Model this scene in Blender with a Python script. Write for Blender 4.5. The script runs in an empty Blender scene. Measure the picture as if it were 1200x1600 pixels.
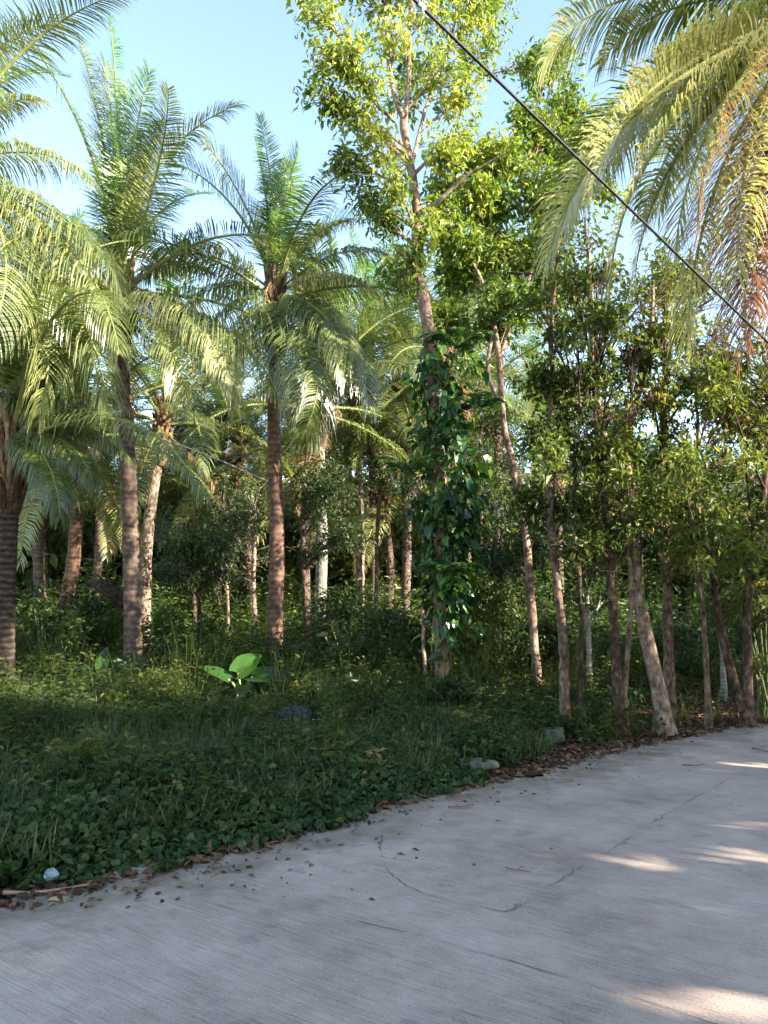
import bpy, math, random
import numpy as np

SC = bpy.context.scene
rs = np.random.RandomState(7)
random.seed(7)
R = math.radians

# ------------------------------------------------------------------ camera
F, PITCH, CAMZ = 1209.0, R(7.5), 1.6
cam_d = bpy.data.cameras.new('camera')
cam = bpy.data.objects.new('camera', cam_d)
SC.collection.objects.link(cam)
cam.location = (0, 0, CAMZ)
cam.rotation_euler = (R(90) + PITCH, 0, 0)
cam_d.sensor_fit = 'VERTICAL'; cam_d.sensor_height = 24; cam_d.lens = 24 * F / 1600
cam_d.clip_start = 0.05; cam_d.clip_end = 2000
SC.camera = cam
SC.render.resolution_x, SC.render.resolution_y = 768, 1024

# ------------------------------------------------------------------ light
SUN_EL = R(23)
SH = np.array([.906, -.423])                       # horizontal heading towards the sun
w = bpy.data.worlds.new('World'); SC.world = w; w.use_nodes = True
nt = w.node_tree; nt.nodes.clear()
sky = nt.nodes.new('ShaderNodeTexSky'); sky.sky_type = 'NISHITA'; sky.sun_disc = False
sky.sun_elevation = SUN_EL; sky.sun_rotation = math.atan2(SH[0], SH[1])
sky.air_density = 1.0; sky.dust_density = 0.25; sky.ozone_density = 1.4
tint = nt.nodes.new('ShaderNodeMix'); tint.data_type = 'RGBA'; tint.blend_type = 'MULTIPLY'
tint.inputs['Factor'].default_value = 1.0
tint.inputs['B'].default_value = (1.03, 0.97, 0.93, 1)
bg = nt.nodes.new('ShaderNodeBackground'); bg.inputs['Strength'].default_value = 0.15
wo = nt.nodes.new('ShaderNodeOutputWorld')
nt.links.new(sky.outputs[0], tint.inputs['A']); nt.links.new(tint.outputs['Result'], bg.inputs[0]); nt.links.new(bg.outputs[0], wo.inputs[0])
sd = bpy.data.lights.new('sun', 'SUN'); sd.energy = 5.0; sd.angle = R(0.5); sd.color = (1.0, 0.91, 0.78)
sun = bpy.data.objects.new('sun', sd); SC.collection.objects.link(sun)
from mathutils import Vector
SUNV = Vector((SH[0] * math.cos(SUN_EL), SH[1] * math.cos(SUN_EL), math.sin(SUN_EL)))
sun.rotation_euler = SUNV.to_track_quat('Z', 'Y').to_euler()
sun.location = SUNV * 60
SC.view_settings.view_transform = 'Standard'; SC.view_settings.look = 'None'
SC.view_settings.exposure = 2.2; SC.view_settings.gamma = 1.0
cy = SC.cycles
cy.use_denoising = True; cy.max_bounces = 6; cy.diffuse_bounces = 3; cy.transmission_bounces = 4; cy.glossy_bounces = 2
cy.transparent_max_bounces = 4; cy.use_adaptive_sampling = True; cy.adaptive_threshold = 0.02; cy.sample_clamp_indirect = 4

# ------------------------------------------------------------------ pixel rays -> world points
cP, sP = math.cos(PITCH), math.sin(PITCH)
def ray(px, py):
    x = (px - 600) / F; v = (800 - py) / F
    return x, cP - sP * v, sP + cP * v
def at(px, py, Y):
    x, f, u = ray(px, py)
    return np.array([x * Y / f, Y, CAMZ + u * Y / f])
def gnd(px, py, z=0.0):
    x, f, u = ray(px, py); k = (z - CAMZ) / u
    return np.array([x * k, f * k, z])
def stv(P):
    P = np.asarray(P, float)
    s = P[..., 0] * SH[0] + P[..., 1] * SH[1]
    t = -P[..., 0] * SH[1] + P[..., 1] * SH[0]
    return s, t, P[..., 2] * math.cos(SUN_EL) - s * math.sin(SUN_EL)

# ------------------------------------------------------------------ object helpers
def prop(o, label=None, cat=None, group=None, kind=None):
    if label: o['label'] = label
    if cat: o['category'] = cat
    if group: o['group'] = group
    if kind: o['kind'] = kind
    return o
def empty(name, loc, label, cat, group=None):
    o = bpy.data.objects.new(name, None); SC.collection.objects.link(o)
    o.location = tuple(loc); o.empty_display_size = .1
    return prop(o, label, cat, group)

class MB:
    """collects vertices and faces, links them as one mesh object"""
    def __init__(s): s.V = []; s.F = []; s.A = []; s.M = []; s.n = 0
    def add(s, V, Fc, rnd=0.5, mat=0):
        V = np.asarray(V, np.float32).reshape(-1, 3); Fc = np.asarray(Fc, np.int64)
        if len(Fc) == 0: return
        s.V.append(V); s.F.append(Fc + s.n); s.n += len(V)
        s.A.append(np.broadcast_to(np.asarray(rnd, np.float32), (len(V),)).astype(np.float32))
        s.M.append(np.full(len(Fc), mat, np.int32))
    def mesh(s, name, mats, origin=(0, 0, 0), smooth=False):
        me = bpy.data.meshes.new(name)
        if s.n:
            V = np.concatenate(s.V) - np.asarray(origin, np.float32)
            tot = np.concatenate([np.full(len(f), f.shape[1]) for f in s.F])
            loops = np.concatenate([f.ravel() for f in s.F])
            start = np.concatenate([[0], np.cumsum(tot)[:-1]])
            me.vertices.add(len(V)); me.vertices.foreach_set('co', V.ravel())
            me.loops.add(len(loops)); me.loops.foreach_set('vertex_index', loops.astype(np.int32))
            me.polygons.add(len(tot)); me.polygons.foreach_set('loop_start', start.astype(np.int32))
            me.polygons.foreach_set('material_index', np.concatenate(s.M))
            me.polygons.foreach_set('use_smooth', np.full(len(tot), smooth, bool))
            a = me.attributes.new('rnd', 'FLOAT', 'POINT'); a.data.foreach_set('value', np.concatenate(s.A))
            me.update(calc_edges=True)
        for m in (mats if isinstance(mats, (list, tuple)) else [mats]): me.materials.append(m)
        return me
    def build(s, name, mats, parent=None, origin=(0, 0, 0), smooth=False):
        o = bpy.data.objects.new(name, s.mesh(name, mats, origin, smooth)); SC.collection.objects.link(o)
        if parent is not None: o.parent = parent
        else: o.location = tuple(origin)
        return o

def unit(a): return a / np.maximum(np.linalg.norm(a, axis=-1, keepdims=True), 1e-9)
def randdir(n): return unit(rs.normal(size=(n, 3)))

def tube(mb, pts, rad, ns=8, rnd=.5, mat=0, cap=True):
    pts = np.asarray(pts, float); n = len(pts); rad = np.broadcast_to(np.asarray(rad, float), (n,))
    T = unit(np.gradient(pts, axis=0))
    ref = np.array([0, 1, 0]) if abs(T[n // 2][1]) < .8 else np.array([1, 0, 0])
    S = unit(np.cross(T, ref)); U = np.cross(S, T)
    a = np.linspace(0, 2 * math.pi, ns, endpoint=False)
    V = pts[:, None] + rad[:, None, None] * (np.cos(a)[None, :, None] * S[:, None] + np.sin(a)[None, :, None] * U[:, None])
    i = np.arange(n - 1)[:, None] * ns; j = np.arange(ns)[None]; k = (j + 1) % ns
    Q = np.stack([i + j, i + k, i + ns + k, i + ns + j], -1).reshape(-1, 4)
    mb.add(V.reshape(-1, 3), Q, rnd, mat)

def smooth_path(P, step=.15):
    """Catmull-Rom through control points (any width of rows)"""
    P = np.asarray(P, float)
    if len(P) < 3:
        L = np.linalg.norm((P[-1] - P[0])[:3]); k = max(2, int(L / step)); t = np.linspace(0, 1, k)[:, None]
        return P[0] * (1 - t) + P[-1] * t
    Q = np.vstack([2 * P[0] - P[1], P, 2 * P[-1] - P[-2]]); out = []
    for i in range(1, len(Q) - 2):
        L = np.linalg.norm((Q[i + 1] - Q[i])[:3]); k = max(2, int(L / step)); t = np.linspace(0, 1, k, endpoint=False)[:, None]
        a, b, c, d = Q[i - 1], Q[i], Q[i + 1], Q[i + 2]
        out.append(.5 * ((2 * b) + (c - a) * t + (2 * a - 5 * b + 4 * c - d) * t ** 2 + (3 * b - a - 3 * c + d) * t ** 3))
    out.append(P[-1:]); return np.vstack(out)

# ------------------------------------------------------------------ leaf scatter
LEAF5 = (np.array([(0, 0, 0), (.42, .5, .10), (1, 0, -.12), (.42, -.5, .10), (.46, 0, 0)]), np.array([(0, 1, 2, 4), (0, 4, 2, 3)]))
LEAF7 = (np.array([(0, 0, 0), (.22, .36, .06), (.58, .48, .08), (1, 0, -.22), (.58, -.48, .08), (.22, -.36, .06), (.25, 0, 0), (.62, 0, -.04)]),
         np.array([(0, 1, 2, 7), (7, 2, 3, 4), (0, 6, 7, 5)])) 
LEAF7 = (np.array([(0, 0, 0), (.22, .40, .07), (.60, .46, .05), (1, 0, -.24), (.60, -.46, .05), (.22, -.40, .07), (.24, 0, .0), (.62, 0, -.06)]),
         np.array([(0, 1, 2, 7), (0, 7, 4, 5), (7, 2, 3, 3), (7, 3, 4, 4)]))
HEART = (np.array([(0, 0, 0), (-.12, .30, .06), (.25, .52, .10), (.62, .34, .02), (1, 0, -.2), (.62, -.34, .02), (.25, -.52, .10), (-.12, -.30, .06), (.45, 0, -.03)]),
         np.array([(0, 1, 2, 8), (8, 2, 3, 4), (0, 8, 6, 7), (8, 4, 5, 6)]))
LEAF7 = (LEAF7[0], np.array([(0, 1, 2, 7), (0, 7, 4, 5)]), np.array([(7, 2, 3), (7, 3, 4)]))
def leaves(mb, P, D, L, W, rnd, tmpl=LEAF5, N=None, mat=0):
    n = len(P)
    if n == 0: return
    D = unit(D)
    if N is None: N = np.array([0, 0, 1.0]) + .7 * rs.normal(size=(n, 3))
    S = unit(np.cross(D, N)); N = np.cross(S, D)
    L = np.broadcast_to(L, (n,)); W = np.broadcast_to(W, (n,)); T = tmpl[0]
    V = (P[:, None] + (L[:, None] * T[:, 0])[..., None] * D[:, None] + (W[:, None] * T[:, 1])[..., None] * S[:, None]
         + (L[:, None] * T[:, 2])[..., None] * N[:, None]).reshape(-1, 3)
    off = (np.arange(n) * len(T))[:, None, None]
    first = True
    for Fc in tmpl[1:]:
        Q = (Fc[None] + off).reshape(-1, Fc.shape[1])
        if first: mb.add(V, Q, np.repeat(np.broadcast_to(rnd, (n,)), len(T)), mat); base = mb.n - len(V); first = False
        else:
            mb.F.append(Q + base); mb.M.append(np.full(len(Q), mat, np.int32))

# ------------------------------------------------------------------ materials
def newmat(name):
    m = bpy.data.materials.new(name); m.use_nodes = True; m.node_tree.nodes.clear(); return m, m.node_tree
def N_(t, kind, **kw):
    n = t.nodes.new(kind)
    for k, v in kw.items():
        if hasattr(n, k): setattr(n, k, v)
        else: n.inputs[k].default_value = v
    return n
def ramp(t, fac, stops):
    r = t.nodes.new('ShaderNodeValToRGB'); e = r.color_ramp.elements
    while len(e) < len(stops): e.new(.5)
    for i, (p, c) in enumerate(stops): e[i].position = p; e[i].color = (*c, 1)
    t.links.new(fac, r.inputs[0]); return r.outputs[0]

def leaf_mat(name, stops, trans=.35, rough=.45, spec=.35, tcol=(1.5, 1.5, .7)):
    m, t = newmat(name)
    a = N_(t, 'ShaderNodeAttribute', attribute_name='rnd')
    tc = N_(t, 'ShaderNodeTexCoord'); nz = N_(t, 'ShaderNodeTexNoise', Scale=1.3, Detail=2.0)
    t.links.new(tc.outputs['Object'], nz.inputs['Vector'])
    ad = N_(t, 'ShaderNodeMath', operation='MULTIPLY_ADD'); ad.inputs[1].default_value = .55; 
    sb = N_(t, 'ShaderNodeMath', operation='SUBTRACT'); sb.inputs[1].default_value = .5
    t.links.new(nz.outputs[0], sb.inputs[0]); t.links.new(sb.outputs[0], ad.inputs[0]); t.links.new(a.outputs['Fac'], ad.inputs[2])
    col = ramp(t, ad.outputs[0], stops)
    p = N_(t, 'ShaderNodeBsdfPrincipled'); p.inputs['Roughness'].default_value = rough; p.inputs['Specular IOR Level'].default_value = spec
    t.links.new(col, p.inputs['Base Color'])
    tr = N_(t, 'ShaderNodeBsdfTranslucent'); mu = N_(t, 'ShaderNodeMix', data_type='RGBA', blend_type='MULTIPLY'); mu.inputs['Factor'].default_value = 1
    mu.inputs['B'].default_value = (*tcol, 1); t.links.new(col, mu.inputs['A']); t.links.new(mu.outputs['Result'], tr.inputs['Color'])
    mx = N_(t, 'ShaderNodeMixShader'); mx.inputs[0].default_value = trans
    t.links.new(p.outputs[0], mx.inputs[1]); t.links.new(tr.outputs[0], mx.inputs[2])
    o = N_(t, 'ShaderNodeOutputMaterial'); t.links.new(mx.outputs[0], o.inputs[0])
    return m

M = {}
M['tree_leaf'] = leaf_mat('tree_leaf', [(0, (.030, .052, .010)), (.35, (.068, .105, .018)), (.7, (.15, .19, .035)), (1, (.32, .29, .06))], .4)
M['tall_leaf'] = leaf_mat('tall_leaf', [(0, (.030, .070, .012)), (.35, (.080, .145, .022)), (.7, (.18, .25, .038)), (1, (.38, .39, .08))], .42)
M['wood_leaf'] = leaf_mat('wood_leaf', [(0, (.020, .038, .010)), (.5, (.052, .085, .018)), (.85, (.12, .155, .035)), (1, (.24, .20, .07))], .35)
M['weed_leaf'] = leaf_mat('weed_leaf', [(0, (.020, .036, .009)), (.45, (.050, .074, .017)), (.8, (.10, .125, .026)), (1, (.22, .17, .07))], .3, .65, .15)
M['creeper_leaf'] = leaf_mat('creeper_leaf', [(0, (.018, .036, .012)), (.5, (.040, .075, .024)), (.8, (.075, .115, .034)), (1, (.15, .14, .05))], .25, .7, .12)
M['vine_leaf'] = leaf_mat('vine_leaf', [(0, (.010, .032, .009)), (.5, (.028, .085, .016)), (1, (.14, .24, .04))], .35, .3, .5)
M['grass_blade'] = leaf_mat('grass_blade', [(0, (.022, .045, .014)), (.6, (.065, .10, .028)), (1, (.22, .20, .08))], .3)
M['frond'] = leaf_mat('frond', [(0, (.042, .066, .018)), (.4, (.10, .138, .038)), (.75, (.21, .235, .075)), (1, (.42, .38, .17))], .35, .30, .8)
M['frond_young'] = leaf_mat('frond_young', [(0, (.04, .11, .015)), (.5, (.10, .20, .03)), (1, (.27, .36, .06))], .42, .32, .5)
M['frond_yellow'] = leaf_mat('frond_yellow', [(0, (.17, .20, .06)), (.4, (.33, .35, .13)), (.8, (.48, .45, .22)), (1, (.52, .42, .24))], .38, .35, .45)
M['frond_dry'] = leaf_mat('frond_dry', [(0, (.09, .05, .02)), (.5, (.24, .14, .06)), (1, (.42, .30, .15))], .3, .6, .2, (1.3, 1.0, .7))
M['frond_rust'] = leaf_mat('frond_rust', [(0, (.10, .055, .035)), (.5, (.27, .14, .085)), (1, (.42, .31, .20))], .3, .6, .2, (1.3, 1.0, .8))
M['litter_leaf'] = leaf_mat('litter_leaf', [(0, (.03, .018, .010)), (.5, (.11, .055, .028)), (.85, (.22, .12, .06)), (1, (.34, .26, .14))], .1, .7, .2, (1, .8, .6))
M['taro_leaf'] = leaf_mat('taro_leaf', [(0, (.018, .05, .012)), (1, (.075, .17, .022))], .45, .3, .5)

def solid(name, stops, scale=6, rough=.8, stretch=(1, 1, 1), bump=.3, rings=None, detail=6):
    """noise coloured surface; rings = (per metre, strength) adds leaf-scar rings up a trunk"""
    m, t = newmat(name)
    tc = N_(t, 'ShaderNodeTexCoord'); mp = N_(t, 'ShaderNodeMapping'); mp.inputs['Scale'].default_value = stretch
    t.links.new(tc.outputs['Object'], mp.inputs[0])
    nz = N_(t, 'ShaderNodeTexNoise', Scale=scale, Detail=float(detail), Roughness=.65); t.links.new(mp.outputs[0], nz.inputs['Vector'])
    fac = nz.outputs[0]; h = nz.outputs[0]
    if rings:
        wv = N_(t, 'ShaderNodeTexWave', wave_type='BANDS', bands_direction='Z', wave_profile='SIN', Scale=rings[0] / 3.183, Distortion=3.5, Detail=3.0)
        wv.inputs['Detail Scale'].default_value = 2.0
        t.links.new(tc.outputs['Object'], wv.inputs['Vector'])
        mm = N_(t, 'ShaderNodeMix', data_type='FLOAT'); mm.inputs[0].default_value = rings[1]
        t.links.new(nz.outputs[0], mm.inputs[2]); t.links.new(wv.outputs[1], mm.inputs[3]); fac = mm.outputs[0]; h = fac
    a = N_(t, 'ShaderNodeAttribute', attribute_name='rnd')
    ad = N_(t, 'ShaderNodeMath', operation='MULTIPLY_ADD'); ad.inputs[1].default_value = .4
    sb = N_(t, 'ShaderNodeMath', operation='SUBTRACT'); sb.inputs[1].default_value = .5
    t.links.new(a.outputs['Fac'], sb.inputs[0]); t.links.new(sb.outputs[0], ad.inputs[0]); t.links.new(fac, ad.inputs[2])
    col = ramp(t, ad.outputs[0], stops)
    p = N_(t, 'ShaderNodeBsdfPrincipled'); p.inputs['Roughness'].default_value = rough; p.inputs['Specular IOR Level'].default_value = .25
    t.links.new(col, p.inputs['Base Color'])
    b = N_(t, 'ShaderNodeBump'); b.inputs['Strength'].default_value = bump; b.inputs['Distance'].default_value = .03
    t.links.new(h, b.inputs['Height']); t.links.new(b.outputs[0], p.inputs['Normal'])
    o = N_(t, 'ShaderNodeOutputMaterial'); t.links.new(p.outputs[0], o.inputs[0])
    return m
M['palm_bark'] = solid('palm_bark', [(.25, (.022, .014, .010)), (.48, (.11, .075, .055)), (.75, (.26, .185, .14))], 7, .9, (1, 1, 1), .7, (8, .11))
M['palm_bark_red'] = solid('palm_bark_red', [(.25, (.025, .014, .010)), (.48, (.13, .07, .045)), (.75, (.30, .18, .12))], 7, .9, (1, 1, 1), .7, (8, .11))
M['palm_bark_dark'] = solid('palm_bark_dark', [(.25, (.014, .010, .008)), (.5, (.055, .038, .028)), (.75, (.14, .10, .075))], 7, .95, (1, 1, 1), .7, (9, .25))
M['bark_pale'] = solid('bark_pale', [(.34, (.045, .030, .020)), (.48, (.17, .115, .08)), (.56, (.27, .195, .14)), (.68, (.42, .34, .27))], 11, .85, (1, 1, .6), .9)
M['bark_pink'] = solid('bark_pink', [(.34, (.07, .042, .03)), (.5, (.27, .175, .125)), (.7, (.48, .36, .28))], 9, .85, (1, 1, .6), .7)
M['bark_dark'] = solid('bark_dark', [(.34, (.014, .009, .006)), (.5, (.065, .040, .026)), (.66, (.19, .125, .085))], 13, .9, (1, 1, .6), 1.0)
M['bark_mid'] = solid('bark_mid', [(.34, (.024, .015, .010)), (.48, (.10, .064, .042)), (.58, (.19, .13, .09)), (.7, (.30, .23, .17))], 13, .9, (1, 1, .6), 1.0)
M['bark_grey'] = solid('bark_grey', [(.3, (.06, .06, .05)), (.5, (.20, .19, .16)), (.7, (.38, .37, .32))], 9, .9, (1, 1, .6), .6, (14, .08))
M['fibre'] = solid('fibre', [(.3, (.05, .025, .012)), (.6, (.22, .13, .07)), (.8, (.4, .28, .16))], 20, .9, (1, 1, .2), .8)
M['rachis'] = solid('rachis', [(.3, (.10, .13, .03)), (.7, (.30, .30, .09))], 10, .5, (1, 1, 1), .1)
M['rachis_dry'] = solid('rachis_dry', [(.3, (.10, .05, .02)), (.7, (.32, .20, .10))], 10, .7, (1, 1, 1), .1)
M['coconut'] = solid('coconut', [(.3, (.10, .13, .03)), (.7, (.28, .22, .06))], 6, .5, (1, 1, 1), .1)
M['stem'] = solid('stem', [(.3, (.05, .08, .02)), (.7, (.16, .18, .06))], 10, .6)
M['stem_pale'] = solid('stem_pale', [(.3, (.22, .26, .10)), (.7, (.42, .44, .22))], 10, .5)
M['rock'] = solid('rock', [(.3, (.015, .017, .016)), (.5, (.05, .055, .052)), (.7, (.13, .135, .125))], 8, .9, (1, 1, 1), .8)
M['rock_moss'] = solid('rock_moss', [(.3, (.025, .035, .018)), (.5, (.075, .095, .06)), (.7, (.17, .19, .14))], 8, .9, (1, 1, 1), .8)
M['slab'] = solid('slab', [(.3, (.06, .065, .045)), (.5, (.13, .14, .105)), (.7, (.24, .25, .19))], 8, .9, (1, 1, 1), .6)
M['plastic'] = solid('plastic', [(.3, (.12, .18, .19)), (.7, (.28, .36, .38))], 25, .4, (1, 1, 1), .2)
M['twig'] = solid('twig', [(.3, (.06, .035, .02)), (.7, (.26, .17, .10))], 20, .8)
M['twig_pale'] = solid('twig_pale', [(.3, (.22, .14, .08)), (.7, (.42, .30, .18))], 20, .8)
M['cable'] = solid('cable', [(.3, (.012, .012, .013)), (.7, (.03, .03, .03))], 20, .5)
M['wire'] = solid('wire', [(.3, (.25, .27, .28)), (.7, (.5, .53, .55))], 20, .4)
M['wire_dark'] = solid('wire_dark', [(.3, (.02, .02, .02)), (.7, (.06, .05, .05))], 20, .6)
M['crack'] = solid('crack', [(.3, (.09, .08, .07)), (.7, (.22, .20, .18))], 20, .95)
M['petal'] = solid('petal', [(.3, (.6, .6, .55)), (.7, (.8, .8, .75))], 10, .6)
M['tie'] = solid('tie', [(.3, (.35, .4, .42)), (.7, (.6, .62, .62))], 10, .6)

# ------------------------------------------------------------------ road edge, distances, ground height
EDGE_PX = [(0, 1412), (60, 1400), (130, 1385), (180, 1368), (270, 1350), (340, 1330), (420, 1312), (500, 1290), (560, 1270), (610, 1254), (680, 1240),
           (760, 1222), (850, 1202), (930, 1180), (1000, 1164), (1080, 1147), (1150, 1136), (1200, 1129)]
EP = np.array([gnd(*p)[:2] for p in EDGE_PX])
d0 = unit(EP[0] - EP[3]); d1 = unit(EP[-1] - EP[-4])
EP = np.vstack([EP[0] + d0 * 30, EP[0] + d0 * 12, EP[0] + d0 * 4, EP[0] + d0 * 1.2, EP, EP[-1] + d1 * 3 + [.1, -.1], EP[-1] + d1 * 8 + [.3, -.4], EP[-1] + d1 * 30 + [1, -2]])
def edist(P):
    """signed distance from the road edge, + on the planted side, and the way along it"""
    P = np.asarray(P, float)[..., :2].reshape(-1, 2); best = np.full(len(P), 1e9); sg = np.zeros(len(P)); al = np.zeros(len(P)); acc = 0
    for a, b in zip(EP[:-1], EP[1:]):
        ab = b - a; L = np.linalg.norm(ab); q = np.clip(((P - a) @ ab) / L ** 2, 0, 1); c = a + q[:, None] * ab
        d = np.linalg.norm(P - c, axis=1); cr = ab[0] * (P[:, 1] - a[1]) - ab[1] * (P[:, 0] - a[0])
        u = d < best; best[u] = d[u]; sg[u] = np.sign(cr[u]); al[u] = (acc + q * L)[u]; acc += L
    return best * sg, al
def hz(x, y):
    x = np.asarray(x, float); y = np.asarray(y, float)
    d, _ = edist(np.stack([x, y], -1)); d = d.reshape(x.shape)
    b = .05 * np.sin(x * .9 + 1) * np.cos(y * .7) + .03 * np.sin(x * 2.3 + y * 1.9) + .08 * np.sin(x * .23 - y * .31)
    return -.045 + np.clip((d - .2) / 3, 0, 1) * (.10 + b)

# ------------------------------------------------------------------ ground (one sheet to the horizon)
def axis(lo, hi, near, fine):
    a = np.arange(-near, near + 1e-6, fine); k = 1.35 ** np.arange(1, 16)
    k = np.cumsum(k) * fine
    k = k[k < hi]; k = np.append(k, hi)
    return np.concatenate([-(near + k[::-1]), a, near + k])
gx = axis(0, 600, 24, .4); gy = axis(0, 600, 26, .4) + 8
X, Y = np.meshgrid(gx, gy); Z = hz(X, Y)
nx, ny = len(gx), len(gy)
ii, jj = np.meshgrid(np.arange(nx - 1), np.arange(ny - 1)); q = (jj * nx + ii)
g = MB(); g.add(np.stack([X, Y, Z], -1).reshape(-1, 3), np.stack([q, q + 1, q + 1 + nx, q + nx], -1).reshape(-1, 4))
M['soil'] = solid('soil', [(.3, (.035, .032, .014)), (.5, (.085, .068, .034)), (.65, (.15, .11, .06)), (.8, (.06, .085, .025))], 2.2, .95, (1, 1, 1), .6, None, 9)
prop(g.build('ground', M['soil'], smooth=True), kind='structure')

# ------------------------------------------------------------------ road slab with a crumbling edge
GA, GB = gnd(600, 1450)[:2], gnd(1020, 1570)[:2]
GDIR = unit(GB - GA)                                # the way the broom marks and joints run
GANG = math.atan2(GDIR[1], GDIR[0])
step = []
acc = 0
for a, b in zip(EP[:-1], EP[1:]):
    L = np.linalg.norm(b - a); k = max(2, int(L / .04)) if L < 6 else 30
    for t in np.linspace(0, 1, k, endpoint=False): step.append(a + (b - a) * t)
step = np.array(step)
tan = unit(np.gradient(step, axis=0)); nor = np.stack([-tan[:, 1], tan[:, 0]], -1)
along = np.concatenate([[0], np.cumsum(np.linalg.norm(np.diff(step, axis=0), axis=1))])
jag = .07 * np.sin(along * 2.1) + .05 * np.sin(along * 5.3 + 1) + .035 * np.sin(along * 13 + 2) * np.sin(along * 3.1) + .018 * rs.normal(size=len(step))
e = step + nor * jag[:, None]
offs = np.concatenate([[0, .01, .02, .03], np.linspace(.1, 9, 30)])
fa, fb = EP[0] + np.array([5.5, -6.5]), EP[-1] + np.array([5.5, -6.5]); FL = fa + (along / along[-1])[:, None] * (fb - fa)
rows = [e - nor * 0 + 0]
V = []
for k, o_ in enumerate(offs):
    p = e - nor * o_
    if k > 3: p = FL * (o_ / 9) + (step - nor * 0) * (1 - o_ / 9)
    V.append(np.column_stack([p, np.full(len(p), 0.0)]))
nE = len(step)
V = np.vstack([np.column_stack([e + nor * .01, np.full(nE, -.12)])] + V)
ii, jj = np.meshgrid(np.arange(nE - 1), np.arange(len(offs))); q = jj * nE + ii
road = MB(); Q = np.stack([q, q + nE, q + nE + 1, q + 1], -1).reshape(-1, 4)
road.add(V, Q)
def concrete():
    m, t = newmat('concrete'); L = t.links.new
    tc = N_(t, 'ShaderNodeTexCoord')
    rot = N_(t, 'ShaderNodeMapping'); rot.inputs['Rotation'].default_value = (0, 0, -GANG); L(tc.outputs['Object'], rot.inputs[0])
    # broom strokes: noise pulled out along the stroke direction
    st = N_(t, 'ShaderNodeMapping'); st.inputs['Scale'].default_value = (1.6, 38, 1); L(rot.outputs[0], st.inputs[0])
    n1 = N_(t, 'ShaderNodeTexNoise', Scale=1.0, Detail=3.0, Roughness=.7); L(st.outputs[0], n1.inputs['Vector'])
    st2 = N_(t, 'ShaderNodeMapping'); st2.inputs['Scale'].default_value = (5, 90, 1); L(rot.outputs[0], st2.inputs[0])
    n1b = N_(t, 'ShaderNodeTexNoise', Scale=1.0, Detail=2.0, Roughness=.6); L(st2.outputs[0], n1b.inputs['Vector'])
    n2 = N_(t, 'ShaderNodeTexNoise', Scale=.7, Detail=5.0, Roughness=.6); L(tc.outputs['Object'], n2.inputs['Vector'])
    n3 = N_(t, 'ShaderNodeTexNoise', Scale=70.0, Detail=4.0, Roughness=.7); L(tc.outputs['Object'], n3.inputs['Vector'])
    n4 = N_(t, 'ShaderNodeTexNoise', Scale=4.5, Detail=6.0, Roughness=.7); L(tc.outputs['Object'], n4.inputs['Vector'])
    def madd(a, k, b):
        x = N_(t, 'ShaderNodeMath', operation='MULTIPLY_ADD'); L(a, x.inputs[0]); x.inputs[1].default_value = k
        if hasattr(b, 'type'): L(b, x.inputs[2])
        else: x.inputs[2].default_value = b
        return x.outputs[0]
    h = madd(n1.outputs[0], .5, madd(n1b.outputs[0], .6, madd(n3.outputs[0], .5, 0.0)))
    c = madd(n1.outputs[0], .34, madd(n1b.outputs[0], .42, madd(n2.outputs[0], .85, madd(n4.outputs[0], .45, madd(n3.outputs[0], .55, -.81)))))
    col = ramp(t, c, [(.22, (.17, .13, .105)), (.40, (.335, .25, .20)), (.56, (.44, .33, .262)), (.8, (.53, .43, .36))])
    # dark stains
    n5 = N_(t, 'ShaderNodeTexNoise', Scale=2.4, Detail=7.0, Roughness=.62, Distortion=.3); L(tc.outputs['Object'], n5.inputs['Vector'])
    sm = ramp(t, n5.outputs[0], [(.61, (0, 0, 0)), (.68, (.45, .45, .45))])
    mx = N_(t, 'ShaderNodeMix', data_type='RGBA', blend_type='MIX'); L(sm, mx.inputs['Factor']); L(col, mx.inputs['A']); mx.inputs['B'].default_value = (.16, .15, .14, 1)
    # earth washed over the edge: attribute edge (metres from the edge)
    at_ = N_(t, 'ShaderNodeAttribute', attribute_name='edge')
    n6 = N_(t, 'ShaderNodeTexNoise', Scale=1.6, Detail=7.0, Roughness=.65); L(tc.outputs['Object'], n6.inputs['Vector'])
    dd = madd(n6.outputs[0], 1.9, madd(at_.outputs['Fac'], -1.1, -.38))
    dm = ramp(t, dd, [(0, (0, 0, 0)), (.35, (.85, .85, .85))])
    mx2 = N_(t, 'ShaderNodeMix', data_type='RGBA', blend_type='MIX'); L(dm, mx2.inputs['Factor']); L(mx.outputs['Result'], mx2.inputs['A'])
    dc = ramp(t, n4.outputs[0], [(.3, (.12, .09, .06)), (.55, (.24, .19, .13)), (.75, (.34, .29, .21))]); L(dc, mx2.inputs['B'])
    p = N_(t, 'ShaderNodeBsdfPrincipled'); p.inputs['Roughness'].default_value = .85; p.inputs['Specular IOR Level'].default_value = .25
    L(mx2.outputs['Result'], p.inputs['Base Color'])
    b = N_(t, 'ShaderNodeBump'); b.inputs['Strength'].default_value = .8; b.inputs['Distance'].default_value = .014
    L(h, b.inputs['Height']); L(b.outputs[0], p.inputs['Normal'])
    o = N_(t, 'ShaderNodeOutputMaterial'); L(p.outputs[0], o.inputs[0]); return m
M['concrete'] = concrete()
ro = prop(road.build('road', M['concrete'], smooth=False), kind='structure')
ea = np.concatenate([np.zeros(nE)] + [np.full(nE, o_) for o_ in offs]).astype(np.float32)
a = ro.data.attributes.new('edge', 'FLOAT', 'POINT'); a.data.foreach_set('value', ea)
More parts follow.
